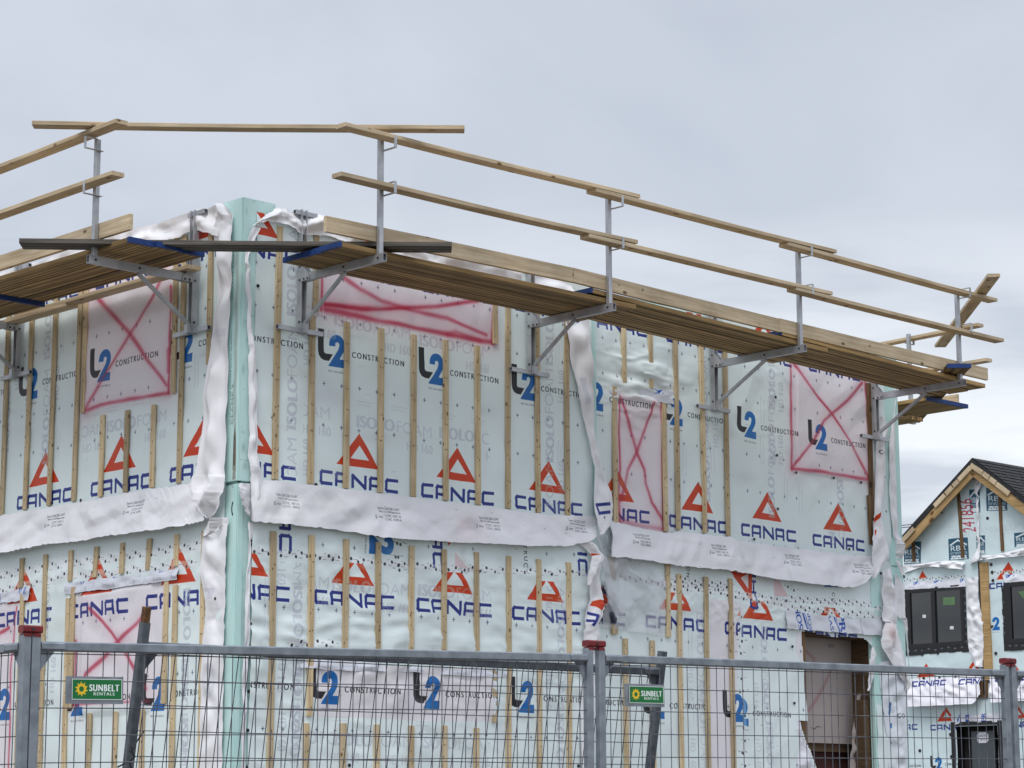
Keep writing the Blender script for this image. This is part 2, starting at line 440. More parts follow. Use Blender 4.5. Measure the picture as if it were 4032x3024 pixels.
# ------------------------------------------------------------------ print canvases (flat print on the sheets)
_tm = {}
def text_mask(s, bold=0.0, space=1.0, H=72):
    key = (s, bold, space)
    if key in _tm: return _tm[key]
    cu = bpy.data.curves.new('lettering', 'FONT'); cu.body = s; cu.space_character = space
    ob = bpy.data.objects.new('lettering', cu)
    me = bpy.data.meshes.new_from_object(ob); me.calc_loop_triangles()
    v = np.zeros(len(me.vertices) * 3); me.vertices.foreach_get('co', v); v = v.reshape(-1, 3)[:, :2]
    t = np.zeros(len(me.loop_triangles) * 3, np.int32); me.loop_triangles.foreach_get('vertices', t); t = t.reshape(-1, 3)
    bpy.data.objects.remove(ob); bpy.data.curves.remove(cu); bpy.data.meshes.remove(me)
    lo, hi = v.min(0), v.max(0); k = H / (hi[1] - lo[1])
    v = (v - lo) * k; Wd = int((hi[0] - lo[0]) * k) + 2
    mk = np.zeros((H + 2, Wd), np.float32)
    for tri in v[t]:
        x0, y0 = np.floor(tri.min(0)).astype(int); x1, y1 = np.ceil(tri.max(0)).astype(int) + 1
        xs, ys = np.meshgrid(np.arange(x0, x1) + .5, np.arange(y0, y1) + .5)
        a, b, c = tri
        def e(p, q): return (q[0] - p[0]) * (ys - p[1]) - (q[1] - p[1]) * (xs - p[0])
        e0, e1, e2 = e(a, b), e(b, c), e(c, a)
        ins = ((e0 >= 0) & (e1 >= 0) & (e2 >= 0)) | ((e0 <= 0) & (e1 <= 0) & (e2 <= 0))
        sub = mk[y0:y1, x0:x1]; sub[ins[:sub.shape[0], :sub.shape[1]]] = 1
    rr = int(round(bold * H * .75))
    if rr > 0:
        mk = np.pad(mk, ((0, 0), (rr, rr))); ex = mk.copy()
        for d_ in range(1, rr + 1):
            ex[:, d_:] = np.maximum(ex[:, d_:], mk[:, :-d_]); ex[:, :-d_] = np.maximum(ex[:, :-d_], mk[:, d_:])
        mk = ex
    _tm[key] = mk
    return mk

class Canvas:
    def __init__(s, x0, x1, z0, z1, res, base):
        s.x0, s.x1, s.z0, s.z1, s.r = x0, x1, z0, z1, res
        s.W = int((x1 - x0) * res); s.H = int((z1 - z0) * res)
        s.a = np.empty((s.H, s.W, 3), np.float32); s.a[:] = np.array(base, np.float32) / 255
    def uv(s, x, z): return (x - s.x0) / (s.x1 - s.x0), (z - s.z0) / (s.z1 - s.z0)
    def win(s, x0, x1, z0, z1):
        i0 = max(0, int((x0 - s.x0) * s.r)); i1 = min(s.W, int((x1 - s.x0) * s.r) + 2)
        j0 = max(0, int((z0 - s.z0) * s.r)); j1 = min(s.H, int((z1 - s.z0) * s.r) + 2)
        if i1 <= i0 or j1 <= j0: return None
        xs, zs_ = np.meshgrid(s.x0 + (np.arange(i0, i1) + .5) / s.r, s.z0 + (np.arange(j0, j1) + .5) / s.r)
        return (slice(j0, j1), slice(i0, i1)), xs, zs_
    def put(s, sl_, m, col, alpha):
        c = np.array(col, np.float32) / 255; k = (m * alpha)[..., None]
        s.a[sl_] = s.a[sl_] * (1 - k) + c * k
    def poly(s, loops, col, alpha=1.0, clip=None):
        if not isinstance(loops[0][0], (tuple, list)): loops = [loops]
        al = np.array([p for lp in loops for p in lp]); d = .5 / s.r
        wn = s.win(al[:, 0].min() - d, al[:, 0].max() + d, al[:, 1].min() - d, al[:, 1].max() + d)
        if wn is None: return
        sl_, xs, zs_ = wn; acc = np.zeros(xs.shape, np.float32)
        for ox, oz in ((-.25, -.25), (.25, -.25), (-.25, .25), (.25, .25)):
            X = xs + ox / s.r; Z_ = zs_ + oz / s.r; ins = np.zeros(xs.shape, bool)
            for lp in loops:
                for (ax, az), (bx, bz) in zip(lp, lp[1:] + lp[:1]):
                    if az == bz: continue
                    ins ^= ((az > Z_) != (bz > Z_)) & (X < (bx - ax) * (Z_ - az) / (bz - az) + ax)
            acc += ins
        acc /= 4
        if clip is not None: acc *= clip(xs, zs_)
        s.put(sl_, acc, col, alpha)
    def text(s, txt, org, ex, ez, col, alpha=1.0, bold=0.0, space=1.0, clip=None):
        """lettering filling the parallelogram org + u*ex + v*ez"""
        mk = text_mask(txt, bold, space); ox, oz = org
        cs = [(ox, oz), (ox + ex[0], oz + ex[1]), (ox + ez[0], oz + ez[1]), (ox + ex[0] + ez[0], oz + ex[1] + ez[1])]
        c = np.array(cs); wn = s.win(c[:, 0].min(), c[:, 0].max(), c[:, 1].min(), c[:, 1].max())
        if wn is None: return
        sl_, xs, zs_ = wn; det = ex[0] * ez[1] - ex[1] * ez[0]; acc = np.zeros(xs.shape, np.float32)
        for qx, qz in ((-.25, -.25), (.25, -.25), (-.25, .25), (.25, .25)):
            dx = xs + qx / s.r - ox; dz = zs_ + qz / s.r - oz
            uu = (dx * ez[1] - dz * ez[0]) / det; vv = (ex[0] * dz - ex[1] * dx) / det
            ok = (uu >= 0) & (uu < 1) & (vv >= 0) & (vv < 1)
            i = np.clip((uu * mk.shape[1]).astype(int), 0, mk.shape[1] - 1); j = np.clip((vv * mk.shape[0]).astype(int), 0, mk.shape[0] - 1)
            acc += mk[j, i] * ok
        acc /= 4
        if clip is not None: acc *= clip(xs, zs_)
        s.put(sl_, acc, col, alpha)
    def spray(s, pts, r, col=(186, 40, 68), alpha=0.85, seed=1, core=0.5):
        P = np.array(pts); wn = s.win(P[:, 0].min() - .3, P[:, 0].max() + .3, P[:, 1].min() - .3, P[:, 1].max() + .3)
        if wn is None: return
        sl_, xs, zs_ = wn; best = np.full(xs.shape, 1e9)
        for (ax, az), (bx, bz) in zip(pts[:-1], pts[1:]):
            dx, dz = bx - ax, bz - az; L2_ = dx * dx + dz * dz + 1e-12
            t = np.clip(((xs - ax) * dx + (zs_ - az) * dz) / L2_, 0, 1)
            best = np.minimum(best, np.hypot(xs - ax - t * dx, zs_ - az - t * dz))
        rr = r * (0.75 + 0.6 * vnoise(xs * 3, zs_ * 3, seed))
        m = np.exp(-(best / rr) ** 2 * 1.3) * (0.62 + 0.5 * vnoise(xs * 5, zs_ * 5, seed + 5))
        m = np.clip(m + 0.16 * np.exp(-(best / (rr * 3.2)) ** 2) * (RNG.random(xs.shape) > 0.45) + .06 * np.exp(-(best / .22) ** 2) * (RNG.random(xs.shape) > .5), 0, 1)
        s.put(sl_, m.astype(np.float32), col, alpha)
    def blot(s, x, z, rx, rz, col, alpha, seed=3):
        wn = s.win(x - rx * 2.5, x + rx * 2.5, z - rz * 2.5, z + rz * 2.5)
        if wn is None: return
        sl_, xs, zs_ = wn
        m = np.exp(-((xs - x) / rx) ** 2 - ((zs_ - z) / rz) ** 2) * (0.4 + 0.9 * fbm(xs * 9, zs_ * 9, seed))
        s.put(sl_, np.clip(m, 0, 1).astype(np.float32), col, alpha)

BLUE, RED, INK, B2, GREY = (34, 48, 130), (204, 58, 10), (34, 34, 38), (18, 104, 178), (184, 186, 200)
MINT, PALE = (228, 240, 240), (233, 228, 233)

def stroke(pl, t, closed=False):
    out = []
    for (ax, az), (bx, bz) in zip(pl[:-1], pl[1:]):
        d = math.hypot(bx - ax, bz - az); ux, uz = (bx - ax) / d * t / 2, (bz - az) / d * t / 2
        out.append([(ax - ux - uz, az - uz + ux), (ax - ux + uz, az - uz - ux), (bx + ux + uz, bz + uz - ux), (bx + ux - uz, bz + uz + ux)])
    return out
T_ = 0.030; h0, h1 = T_ / 2, 0.131 - T_ / 2
def glyph_c(x, w_): return stroke([(x + w_ - h0, h1), (x + h0 + .012, h1), (x + h0, h1 - .014), (x + h0, h0 + .014), (x + h0 + .012, h0), (x + w_ - h0, h0)], T_)
def glyph_a(x, w_): return stroke([(x + h0, h0), (x + h0, h1 - .014), (x + h0 + .012, h1), (x + w_ - h0 - .006, h1), (x + w_ - h0, h1 - .006), (x + w_ - h0, h0)], T_) + stroke([(x + h0, .047), (x + w_ - h0, .047)], .026)
def glyph_n(x, w_): return stroke([(x + h0, h0), (x + h0, h1)], T_) + stroke([(x + h0 + .004, h1), (x + w_ - h0 - .004, h0)], T_ * 1.12) + stroke([(x + w_ - h0, h0), (x + w_ - h0, h1)], T_)
CANAC = glyph_c(0, .148) + glyph_a(.178, .158) + glyph_n(.371, .180) + glyph_a(.580, .155) + glyph_c(.770, .156)
TRI = [[(.460, .512), (.190, .202), (.694, .203)], [(.461, .403), (.357, .274), (.576, .272)]]
L_SH = [(-.035, .330), (.032, .330), (.032, .128), (.046, .112), (.133, .112), (.086, .047), (.036, .047), (-.002, .060), (-.027, .090), (-.035, .130)]
def two():
    o = [(.084, 0), (.284, 0), (.284, .076), (.212, .076)]
    cx, cz = .186, .203
    for k in range(13):
        a = R(-34 + k * (214 / 12)); o.append((cx + .092 * math.cos(a), cz + .094 * math.sin(a)))
    o += [(.094, .188), (.163, .188)]
    for k in range(9):
        a = R(180 - k * (205 / 8)); o.append((cx + .024 * math.cos(a), cz + .002 + .024 * math.sin(a)))
    o += [(.196, .160), (.084, .010)]
    return o
TWO = two()

class Aff:
    def __init__(s, x, z, sc=1.0, rot=0.0, sx=None):
        s.x, s.z, s.k, s.c, s.s = x, z, sc, math.cos(rot), math.sin(rot); s.kx = sx or sc
    def p(s, q):
        x, z = q[0] * s.kx, q[1] * s.k
        return (s.x + x * s.c - z * s.s, s.z + x * s.s + z * s.c)
    def v(s, q):
        x, z = q[0] * s.kx, q[1] * s.k
        return (x * s.c - z * s.s, x * s.s + z * s.c)

def pr_canac(cv, af, alpha=1.0, clip=None):
    for st in CANAC: cv.poly([af.p(q) for q in st], BLUE, alpha, clip)
    cv.poly([[af.p(q) for q in lp] for lp in TRI], RED, alpha, clip)
def pr_l2(cv, af, alpha=1.0, clip=None, word=True):
    """origin: base of the 2, C of the CANAC line"""
    cv.poly([af.p(q) for q in L_SH], INK, alpha, clip); cv.poly([af.p(q) for q in TWO], B2, alpha, clip)
    cv.text('RBQ: 5643-0606-01', af.p((.084, -.055)), af.v((.2, 0)), af.v((0, .022)), (70, 74, 86), .85 * alpha, 0.0, 1.0, clip)
    if word: cv.text('CONSTRUCTION', af.p((.364, .112)), af.v((.632, 0)), af.v((0, .055)), INK, alpha, 0.05, 1.36, clip)
def pr_plus(cv, x, z, k=1.0):
    c = (58, 62, 96)
    cv.poly([(x - .017 * k, z - .0035), (x + .017 * k, z - .0035), (x + .017 * k, z + .0035), (x - .017 * k, z + .0035)], c, .85)
    cv.poly([(x - .0035, z - .021 * k), (x + .0035, z - .021 * k), (x + .0035, z + .021 * k), (x - .0035, z + .021 * k)], c, .85)
def pr_iso(cv, x, z, rot, k=1.0, hd=True, alpha=.50, clip=None):
    """ghost lettering of the foam boards seen through the wrap"""
    af = Aff(x, z, k, rot)
    cv.text('ISOLO', af.p((0, 0)), af.v((.455, 0)), af.v((0, .112)), GREY, alpha * .85, 0.13, 1.1, clip)
    cv.text('FOAM', af.p((.475, 0)), af.v((.445, 0)), af.v((0, .112)), GREY, alpha * .75, -0.012, 1.0, clip)
    if hd: cv.text('HD 160', af.p((.60, -.155)), af.v((.33, 0)), af.v((0, .088)), GREY, alpha * .7, 0.10, 1.1, clip)
def pr_fine(cv, x, z, rot=0.0, k=1.0, alpha=.25):
    af = Aff(x, z, k, rot)
    for r_ in range(2):
        cv.poly([af.p((0, r_ * .03)), af.p((.17 + .03 * r_, r_ * .03)), af.p((.17 + .03 * r_, r_ * .03 + .012)), af.p((0, r_ * .03 + .012))], GREY, alpha)
def dots(cv, fr, pts, r=.0135, out=0.0):
    for p in pts:
        x, z = fr.at(p, out); o = random.uniform(-.3, .3)
        cv.poly([(x + r * math.cos(t + o), z + r * 1.15 * math.sin(t + o)) for t in [2 * PI * i / 10 for i in range(10)]], (38, 40, 46), .95)
        cv.poly([(x - r * .5, z - r * .15), (x + r * .5, z - r * .1), (x + r * .5, z + r * .15), (x - r * .5, z + r * .1)], (120, 122, 128), .7)
        for sx in (-1, 1):
            q = random.uniform(.03, .06)
            cv.poly([(x + sx * q, z + .012), (x + sx * (q + .035), z + .012), (x + sx * (q + .035), z + .017), (x + sx * q, z + .017)], (70, 72, 80), .6)
def tape(cv, fr, p0, p1, hw, n, rows=((-.5, 0), (.5, .5)), seed=0):
    a = fr.at(p0); b = fr.at(p1)
    cv.poly([(a[0], a[1] - hw), (b[0], b[1] - hw), (b[0], b[1] + hw), (a[0], a[1] + hw)], (236, 237, 241), .55)
    rs = random.Random(seed)
    for i in range(n):
        for off, ph in rows:
            t = (i + ph + .25 + rs.uniform(-.08, .08)) / n
            if t > 1: continue
            x = a[0] + (b[0] - a[0]) * t; z = a[1] + (b[1] - a[1]) * t + off * hw + rs.uniform(-.006, .006)
            r = .0135
            cv.poly([(x + r * math.cos(q), z + r * 1.15 * math.sin(q)) for q in [2 * PI * k / 10 for k in range(10)]], (38, 40, 46), .95)
            cv.poly([(x + .035, z - .01), (x + .075, z - .01), (x + .075, z - .005), (x + .035, z - .005)], (74, 76, 84), .6)
            cv.poly([(x - .05, z + .015), (x - .03, z + .015), (x - .03, z + .021), (x - .05, z + .021)], (74, 76, 84), .5)
def pr_skirt(cv, x, z, k=1.0):
    c = (52, 54, 62)
    cv.text('Tested to CAN/CGSB-51.32-M77', (x + .02, z + .098), (.262 * k, 0), (0, .024), c, .9, .012)
    cv.text('Meets ICC-A38 Requirements', (x + .04, z + .066), (.245 * k, 0), (0, .024), c, .9, .012)
    cv.text('CCMC 14071-R', (x + .108, z + .033), (.178 * k, 0), (0, .023), c, .9, .004)
    cv.text('CCMC 14099-R', (x + .108, z), (.178 * k, 0), (0, .023), c, .9, .004)
    cv.text('EPAK', (x + .028, z + .018), (.056 * k, 0), (0, .016), c, .9, .03)
    hx = [(x + .012 * math.cos(R(30 + 60 * i)), z + .026 + .02 * math.sin(R(30 + 60 * i))) for i in range(6)]
    hi = [(x + .008 * math.cos(R(30 + 60 * i)), z + .026 + .014 * math.sin(R(30 + 60 * i))) for i in range(6)]
    cv.poly([hx, hi], c, .9); cv.poly(stroke([(x, z + .026), (x, z + .012)], .004)[0], c, .9)

# ------------------------------------------------------------------ sheets
def grid_sheet(name, fr_canvas, x0, x1, z0, z1, disp, mat, parent, cell=0.03, cut=None, dx=None):
    """wrap stretched on a wall: wall-local mesh, y inward; disp(x,z) is metres outward"""
    nx = max(2, int((x1 - x0) / cell)); nz_ = max(2, int((z1 - z0) / cell))
    xs = np.linspace(x0, x1, nx + 1); zs_ = np.linspace(z0, z1, nz_ + 1)
    X, Z_ = np.meshgrid(xs, zs_); D = disp(X, Z_)
    co = np.stack([X, -D, Z_], -1).reshape(-1, 3)
    i = np.arange(nx); j = np.arange(nz_); I, J = np.meshgrid(i, j)
    a = J * (nx + 1) + I
    F = np.stack([a, a + 1, a + nx + 2, a + nx + 1], -1).reshape(-1, 4)
    if cut is not None:
        cx = (X[:-1, :-1] + X[1:, 1:]).ravel() / 2; cz = (Z_[:-1, :-1] + Z_[1:, 1:]).ravel() / 2
        F = F[~cut(cx, cz)]
    me = bpy.data.meshes.new(name)
    me.vertices.add(len(co)); me.vertices.foreach_set('co', co.ravel())
    me.loops.add(F.size); me.loops.foreach_set('vertex_index', F.ravel().astype(np.int32))
    me.polygons.add(len(F)); me.polygons.foreach_set('loop_start', np.arange(0, F.size, 4, dtype=np.int32))
    me.update(calc_edges=True)
    uvl = me.uv_layers.new(name='uv')
    wx = (fbm(co[:, 0] * 2.2, co[:, 2] * 2.2, 201, 3) - .45) * .022; wz = (fbm(co[:, 0] * 2.2, co[:, 2] * 2.2, 203, 3) - .45) * .022
    u_, v_ = fr_canvas.uv(co[:, 0] + wx, co[:, 2] + wz); uv = np.stack([u_, v_], -1)[F.ravel()]
    uvl.data.foreach_set('uv', uv.ravel().astype(np.float32))
    me.polygons.foreach_set('use_smooth', np.ones(len(F), bool))
    me.materials.append(mat); me.validate()
    return place(name, me, parent)

def catmull(P, n):
    P = [P[0]] + list(P) + [P[-1]]; out = []
    m = len(P) - 3
    for k in range(n + 1):
        t = k / n * m; i = min(int(t), m - 1); f = t - i
        p0, p1, p2, p3 = (np.array(P[i + q], float) for q in range(4))
        out.append(.5 * (2 * p1 + (p2 - p0) * f + (2 * p0 - 5 * p1 + 4 * p2 - p3) * f * f + (3 * p1 - p0 - 3 * p2 + p3) * f ** 3))
    return np.array(out)

def drape(name, fr, rows, mat, parent, nv=40, nu=14, folds=2.0, amp=0.02, seed=0, canvas=None, rough=0.012, smooth=True, inset=0.0):
    """loose membrane: rows of (edge point a, edge point b, out at a, out at b); points where it is seen in front of the wall plane"""
    nv = int(nv * 1.6); nu = int(nu * 1.8)
    A_ = []; B_ = []
    for a, b, oa, ob in rows:
        xa, z_a = fr.at(a, oa - inset); xb, z_b = fr.at(b, ob - inset)
        A_.append((xa, oa, z_a)); B_.append((xb, ob, z_b))
    if smooth: A_ = catmull(A_, nv); B_ = catmull(B_, nv)
    else:
        t = np.linspace(0, len(A_) - 1, nv + 1); A_ = np.stack([np.interp(t, range(len(A_)), np.array(A_)[:, k]) for k in range(3)], -1); B_ = np.stack([np.interp(t, range(len(B_)), np.array(B_)[:, k]) for k in range(3)], -1)
    v = []; uv = []; f = []
    if nv > 20:
        for E_, q in ((A_, 0), (B_, 9)):
            jj = np.arange(nv + 1) * 9.0 / nv * max(1, nv / 60)
            E_[1:-1, 0] += ((fbm(jj * 2, jj * 0 + q, seed + 3, 3) - .45) * .035)[1:-1]; E_[1:-1, 2] += ((fbm(jj * 2, jj * 0 + q + 40, seed + 5, 3) - .45) * .025)[1:-1]
    tt_ = np.linspace(0, 1, nu + 1)[None, :]; ss_ = np.linspace(0, 1, nv + 1)[:, None]
    G = A_[:, None, :] * (1 - tt_[..., None]) + B_[:, None, :] * tt_[..., None]
    X, O, Z_ = G[..., 0], G[..., 1], G[..., 2]; tg = tt_ + 0 * ss_; sg = ss_ + 0 * tt_
    O = O + amp * .7 * np.sin(folds * 2 * PI * tg + seed + 2.2 * vnoise(sg * 2.5, 0 * sg + 1.3, seed)) * (0.3 + 0.7 * np.sin(PI * tg)) \
        + (rough + .004) * 2.6 * creases(X * 1.5, Z_ * 1.5, seed) * np.sin(PI * np.clip(tg, .10, .90)) \
        + rough * (1.6 * (fbm(tg * 3 + seed * 7, sg * 7, seed, 3) - .45) + 1.5 * (ridge(X * 1.6 + Z_ * 2.4 + seed, Z_ * 2.2 - X * 1.3, seed + 9) ** 2 - .4)) * np.sin(PI * np.clip(tg, .06, .94))
    v = np.stack([X, inset - np.maximum(O, .004), Z_], -1).reshape(-1, 3).tolist()
    if canvas is None: uv = np.stack([tg, sg], -1).reshape(-1, 2).tolist()
    else:
        cu_, cv_ = canvas.uv(X, Z_); uv = np.stack([cu_, cv_], -1).reshape(-1, 2).tolist()
    for j in range(nv):
        for i in range(nu):
            a = j * (nu + 1) + i; f.append((a, a + 1, a + nu + 2, a + nu + 1))
    me = bpy.data.meshes.new(name); me.from_pydata(v, [], f)
    ul = me.uv_layers.new(name='uv')
    for lp in me.loops: ul.data[lp.index].uv = uv[lp.vertex_index]
    for p in me.polygons: p.use_smooth = True
    me.materials.append(mat); me.update()
    return place(name, me, parent)

def small_canvas(fr, pts_bbox, base=PALE, res=260):
    xs = [fr.at(p)[0] for p in pts_bbox]; zs_ = [fr.at(p)[1] for p in pts_bbox]
    return Canvas(min(xs), max(xs), min(zs_), max(zs_), res, base)

# ================================================================== GROUND
g = MB(); S_ = 600
g.quad((-S_, -S_, 0), (S_, -S_, 0), (S_, S_, 0), (-S_, S_, 0))
tag(g.build('ground', M['dirt']), 'bare dirt ground of the building site', 'ground', kind='structure')

# ================================================================== HOUSE UNDER CONSTRUCTION
house = empty('house', FA.m)
tag(house, 'two storey house under construction wrapped in pale printed membrane with vertical wood strapping', 'house')
TOP = CAMZ + 5.38                      # top of the walls
SEND = 9.66                            # right end of the long wall
ASTEP = 4.47
def child_m(fr): return FA.m.inverted() @ fr.m
wallA = MB().box(0.052, ASTEP, 0.03, 8.5, -.2, TOP - .03).build('wall', M['foam'], house)
doorx0, doorx1, doorz = FB.at((3150, 2600))[0], FB.at((3448, 2600))[0], FB.at((3200, 2495))[1]
wb = MB()
wb.box(ASTEP, doorx0, .03, 3.0, -.2, TOP - .03).box(doorx1, SEND, .03, 3.0, -.2, TOP - .03).box(doorx0, doorx1, .03, 3.0, doorz + .03, TOP - .03)
wb.box(ASTEP, SEND, 3.0, 8.5, -.2, TOP - .03)
wallB = wb.build('wall', M['foam'], house, child_m(FB))
wallL = MB().box(-8.4, -.052, 0.03, .06, -.2, TOP - .03).build('wall', M['foam'], house, child_m(FL))

# ---- prints of wall A (long wall, nearer part)
cA = Canvas(-.1, 4.75, CAMZ + .2, CAMZ + 5.5, 330, MINT)
wn = cA.win(-.1, 4.75, CAMZ, CAMZ + 5.5)
cA.a *= (1 + 0.05 * (fbm(wn[1] * 1.3, wn[2] * 1.3, 5, 4) - .47))[..., None][:cA.H, :cA.W]
winA = [FA.at(p) for p in (zf(795, -60), zg(530, 100), zg(530, 560), zf(805, 262))]
cA.poly(winA, PALE, .95)
winA2 = [FA.at(p) for p in (zn(1165, 560), zo(900, 640), zo(900, 1180), zn(1165, 1130))]
cA.poly(winA2, PALE, .95)
z0 = CAMZ
JOIN = z0 + 2.60
def upA(x, z): return (z > JOIN).astype(np.float32)
def loA(x, z): return (z <= z0 + 2.30).astype(np.float32)
def midA(x, z): return ((z > z0 + 2.255) & (z <= JOIN + .02)).astype(np.float32)
for k in range(-1, 5):
    for zz in (2.971, 4.918): pr_canac(cA, Aff(.897 + 1.211 * k, z0 + zz), 1, upA)
    pr_l2(cA, Aff(.897 + 1.211 * k, z0 + 4.054), 1, upA)
    pr_canac(cA, Aff(.848 + 1.211 * k, z0 + 1.906), 1, loA)
    pr_l2(cA, Aff(.848 + 1.211 * k, z0 + 1.036), 1, loA)
    for i in range(5):
        for zz in (2.923, 3.507, 3.887, 4.49, 4.868): pr_plus(cA, .936 + 1.21 * k + .2085 * i, z0 + zz)
        for zz in (1.859, .81): pr_plus(cA, .894 + 1.21 * k + .2075 * i, z0 + zz)
# sheet turned on its side between the storeys
for p, q in ((zj(428, 820), 0), (zj(1765, 972), 0), (zk(1040, 805), 0)):
    x, z = FA.at(p); pr_canac(cA, Aff(x, z + .926, 1, -PI / 2), 1, midA)
x, z = FA.at(zj(1215, 842)); pr_l2(cA, Aff(x, z + .284, 1, -PI / 2), 1, midA, False)
x, z = FA.at(zk(565, 790)); cA.text('STRUCT', (x, z + .32), (0, -.32), (.05, 0), INK, 1, .018, 1.42, midA)
for p in (zj(805, 765), zj(1090, 792), zj(1730, 780), zj(2118, 803), zk(770, 623), zk(1010, 630), zj(358, 718)):
    pr_plus(cA, *FA.at(p))
# ghost lettering
for (p, rot) in ((zf(578, 1312), PI / 2), (zf(578, 330), PI / 2), (zf(572, 2290), PI / 2), (zg(1052, 1590), PI / 2), (zg(1048, 752), PI / 2), (zg(1055, 2400), PI / 2)):
    x, z = FA.at(p); pr_iso(cA, x, z, rot, 1.0, True, .68, lambda a, b: (b > z0 + 3.02).astype(np.float32))
for p in (zf(1110, 1285), zf(170, 1120), zf(1830, 1378), zf(915, 405), zf(1655, 575), zf(220, 250)):
    x, z = FA.at(p); pr_iso(cA, x, z, 0, 1.0, True, .62, lambda a, b: ((b > z0 + 3.02) & (b < z0 + 4.56) & (a > .70) & (a < 2.98)).astype(np.float32))
for (p, rot) in ((zj(550, 1118), -PI / 2), (zj(548, 200), -PI / 2), (zn(905, 1000), -PI / 2), (zk(850, 1140), -PI / 2), (zk(855, 300), -PI / 2), (zo(1555, 1090), -PI / 2), (zj(555, 1620), -PI / 2)):
    x, z = FA.at(p); pr_iso(cA, x, z, rot, 1.0, True, .68, lambda a, b: (b < z0 + 2.25).astype(np.float32))
for p in (zj(890, 1160), zj(1640, 1210), zj(140, 1090), zn(1355, 1425), zo(130, 1450), zn(760, 1400)):
    x, z = FA.at(p); pr_iso(cA, x, z, 0, 1.0, True, .58, lambda a, b: ((b < z0 + 2.2) & (a > .75) & (a < 2.98)).astype(np.float32))
for p in (zf(1110, 1095), zf(1400, 1140), zf(1835, 1205), zg(335, 1255), zn(1340, 1170), zo(90, 1215), zj(890, 930)):
    x, z = FA.at(p); pr_fine(cA, x, z)
for p, h_ in ((zj(335, 1480), 1), (zj(340, 1250), 1), (zg(1120, 1640), 1), (zg(1100, 760), 1)):
    x, z = FA.at(p); pr_fine(cA, x, z, PI / 2, 1.3)
# red marking of the window that is still covered
def sp(cv, fr, pts, r=.017, seed=1, alpha=.85):
    cv.spray([fr.at(p) for p in pts], r * 1.25, (178, 38, 66), alpha * .92, seed)
sp(cA, FA, [zf(805, -120), zf(800, 270)], .012, 1)
sp(cA, FA, [zf(835, 265), zf(1100, 315), zf(1500, 400), zf(1900, 480), zf(2210, 545), zg(520, 555)], .02, 2)
sp(cA, FA, [zf(985, -20), zf(1130, 90), zf(1330, 190), zf(1560, 265), zf(1900, 340), zg(300, 420), zg(470, 490)], .018, 3, .7)
sp(cA, FA, [zf(830, 220), zf(1150, 255), zf(1560, 250), zf(1900, 225), zf(2150, 195)], .02, 4)
sp(cA, FA, [zf(830, 222), zf(1200, 262), zf(1560, 255)], .014, 9)
sp(cA, FA, [zg(525, 190), zg(525, 560)], .014, 5)
sp(cA, FA, [zf(1900, 480), zg(200, 460), zg(420, 540)], .02, 8, .6)
# taped seams of the lower wrap
tape(cA, FA, zj(185, 815), zj(1200, 905), .028, 9, seed=1)
tape(cA, FA, zj(1200, 905), zj(2210, 1005), .028, 9, seed=2)
tape(cA, FA, zk(20, 755), zk(1140, 800), .028, 9, seed=3)
dots(cA, FA, [zj(1460, 752), zj(1487, 762), zj(1440, 870), zj(1462, 872), zj(1468, 940), zj(1477, 985)])
tape(cA, FA, zj(500, 1615), zj(920, 1625), .03, 3, seed=4)
cA.poly([FA.at(p) for p in (zj(1958, 825), zj(1958, 960), zj(2062, 975))], (222, 160, 168), .45)
cA.poly([FA.at(p) for p in (zj(188, 0), zj(240, 0), zj(250, 130), zj(215, 130))], (190, 190, 222), .5)
def scuffs(cv, n, seed):
    rs = random.Random(seed)
    for k in range(n):
        cv.blot(rs.uniform(cv.x0, cv.x1), rs.uniform(cv.z0, cv.z1), rs.uniform(.03, .3), rs.uniform(.02, .12), rs.choice(((186, 190, 192), (196, 196, 190), (206, 204, 214), (232, 238, 240))), rs.uniform(.15, .45), k)
    for k in range(n):
        x_, z_ = rs.uniform(cv.x0, cv.x1), rs.uniform(cv.z0, cv.z1); l_ = rs.uniform(.01, .05)
        cv.poly([(x_, z_), (x_ + l_, z_ + rs.uniform(-.01, .01)), (x_ + l_, z_ + .006), (x_, z_ + .005)], (150, 152, 158), .5)
scuffs(cA, 60, 1)
mA = img_mat('printed wrap near wall', cA, .42)

def dispA(X, Z_):
    zc_ = Z_ - z0
    up = np.clip((zc_ - 2.5) * 4, 0, 1)
    bay = np.abs(np.sin(PI * (X - .40) / .4064)) ** .7
    d = .004 + .005 * (fbm(X * 1.6, Z_ * 1.1, 3) - .47)
    lowr = np.exp(-((zc_ - 1.55) / .42) ** 2)
    cre = ridge(X * 1.3 + .8 * Z_, Z_ * 7.5 + .6 * np.sin(X * 2.0), 11) ** 2
    d = d + (1 - up) * bay * lowr * .042 * cre + (1 - up) * bay * .016 * ridge(X * 2.2, Z_ * 5 + X, 21) ** 2
    band = np.exp(-((zc_ - 2.30) / .22) ** 2)
    d = d + band * .024 * ridge(X * 4, Z_ * 8, 31) ** 2 * bay
    d = d + up * .012 * bay * ridge(X * 1.2 + Z_ * .7, Z_ * 1.5, 41) ** 2
    d = d + up * np.exp(-((zc_ - 5.0) / .4) ** 2) * .014 * ridge(X * 1.5, Z_ * 2, 51)
    d = d + np.exp(-((X - .62) / .16) ** 2) * up * .008 * ridge(X * 6, Z_ * .8, 61)
    d = d + .009 * creases(X, Z_, 301) * bay
    return np.maximum(d, .009)
x_left = FA.at(zf(215, 800))[0]
grid_sheet('wrap_sheet', cA, x_left, 4.40, -.1, TOP - .05, dispA, mA, wallA, .028)

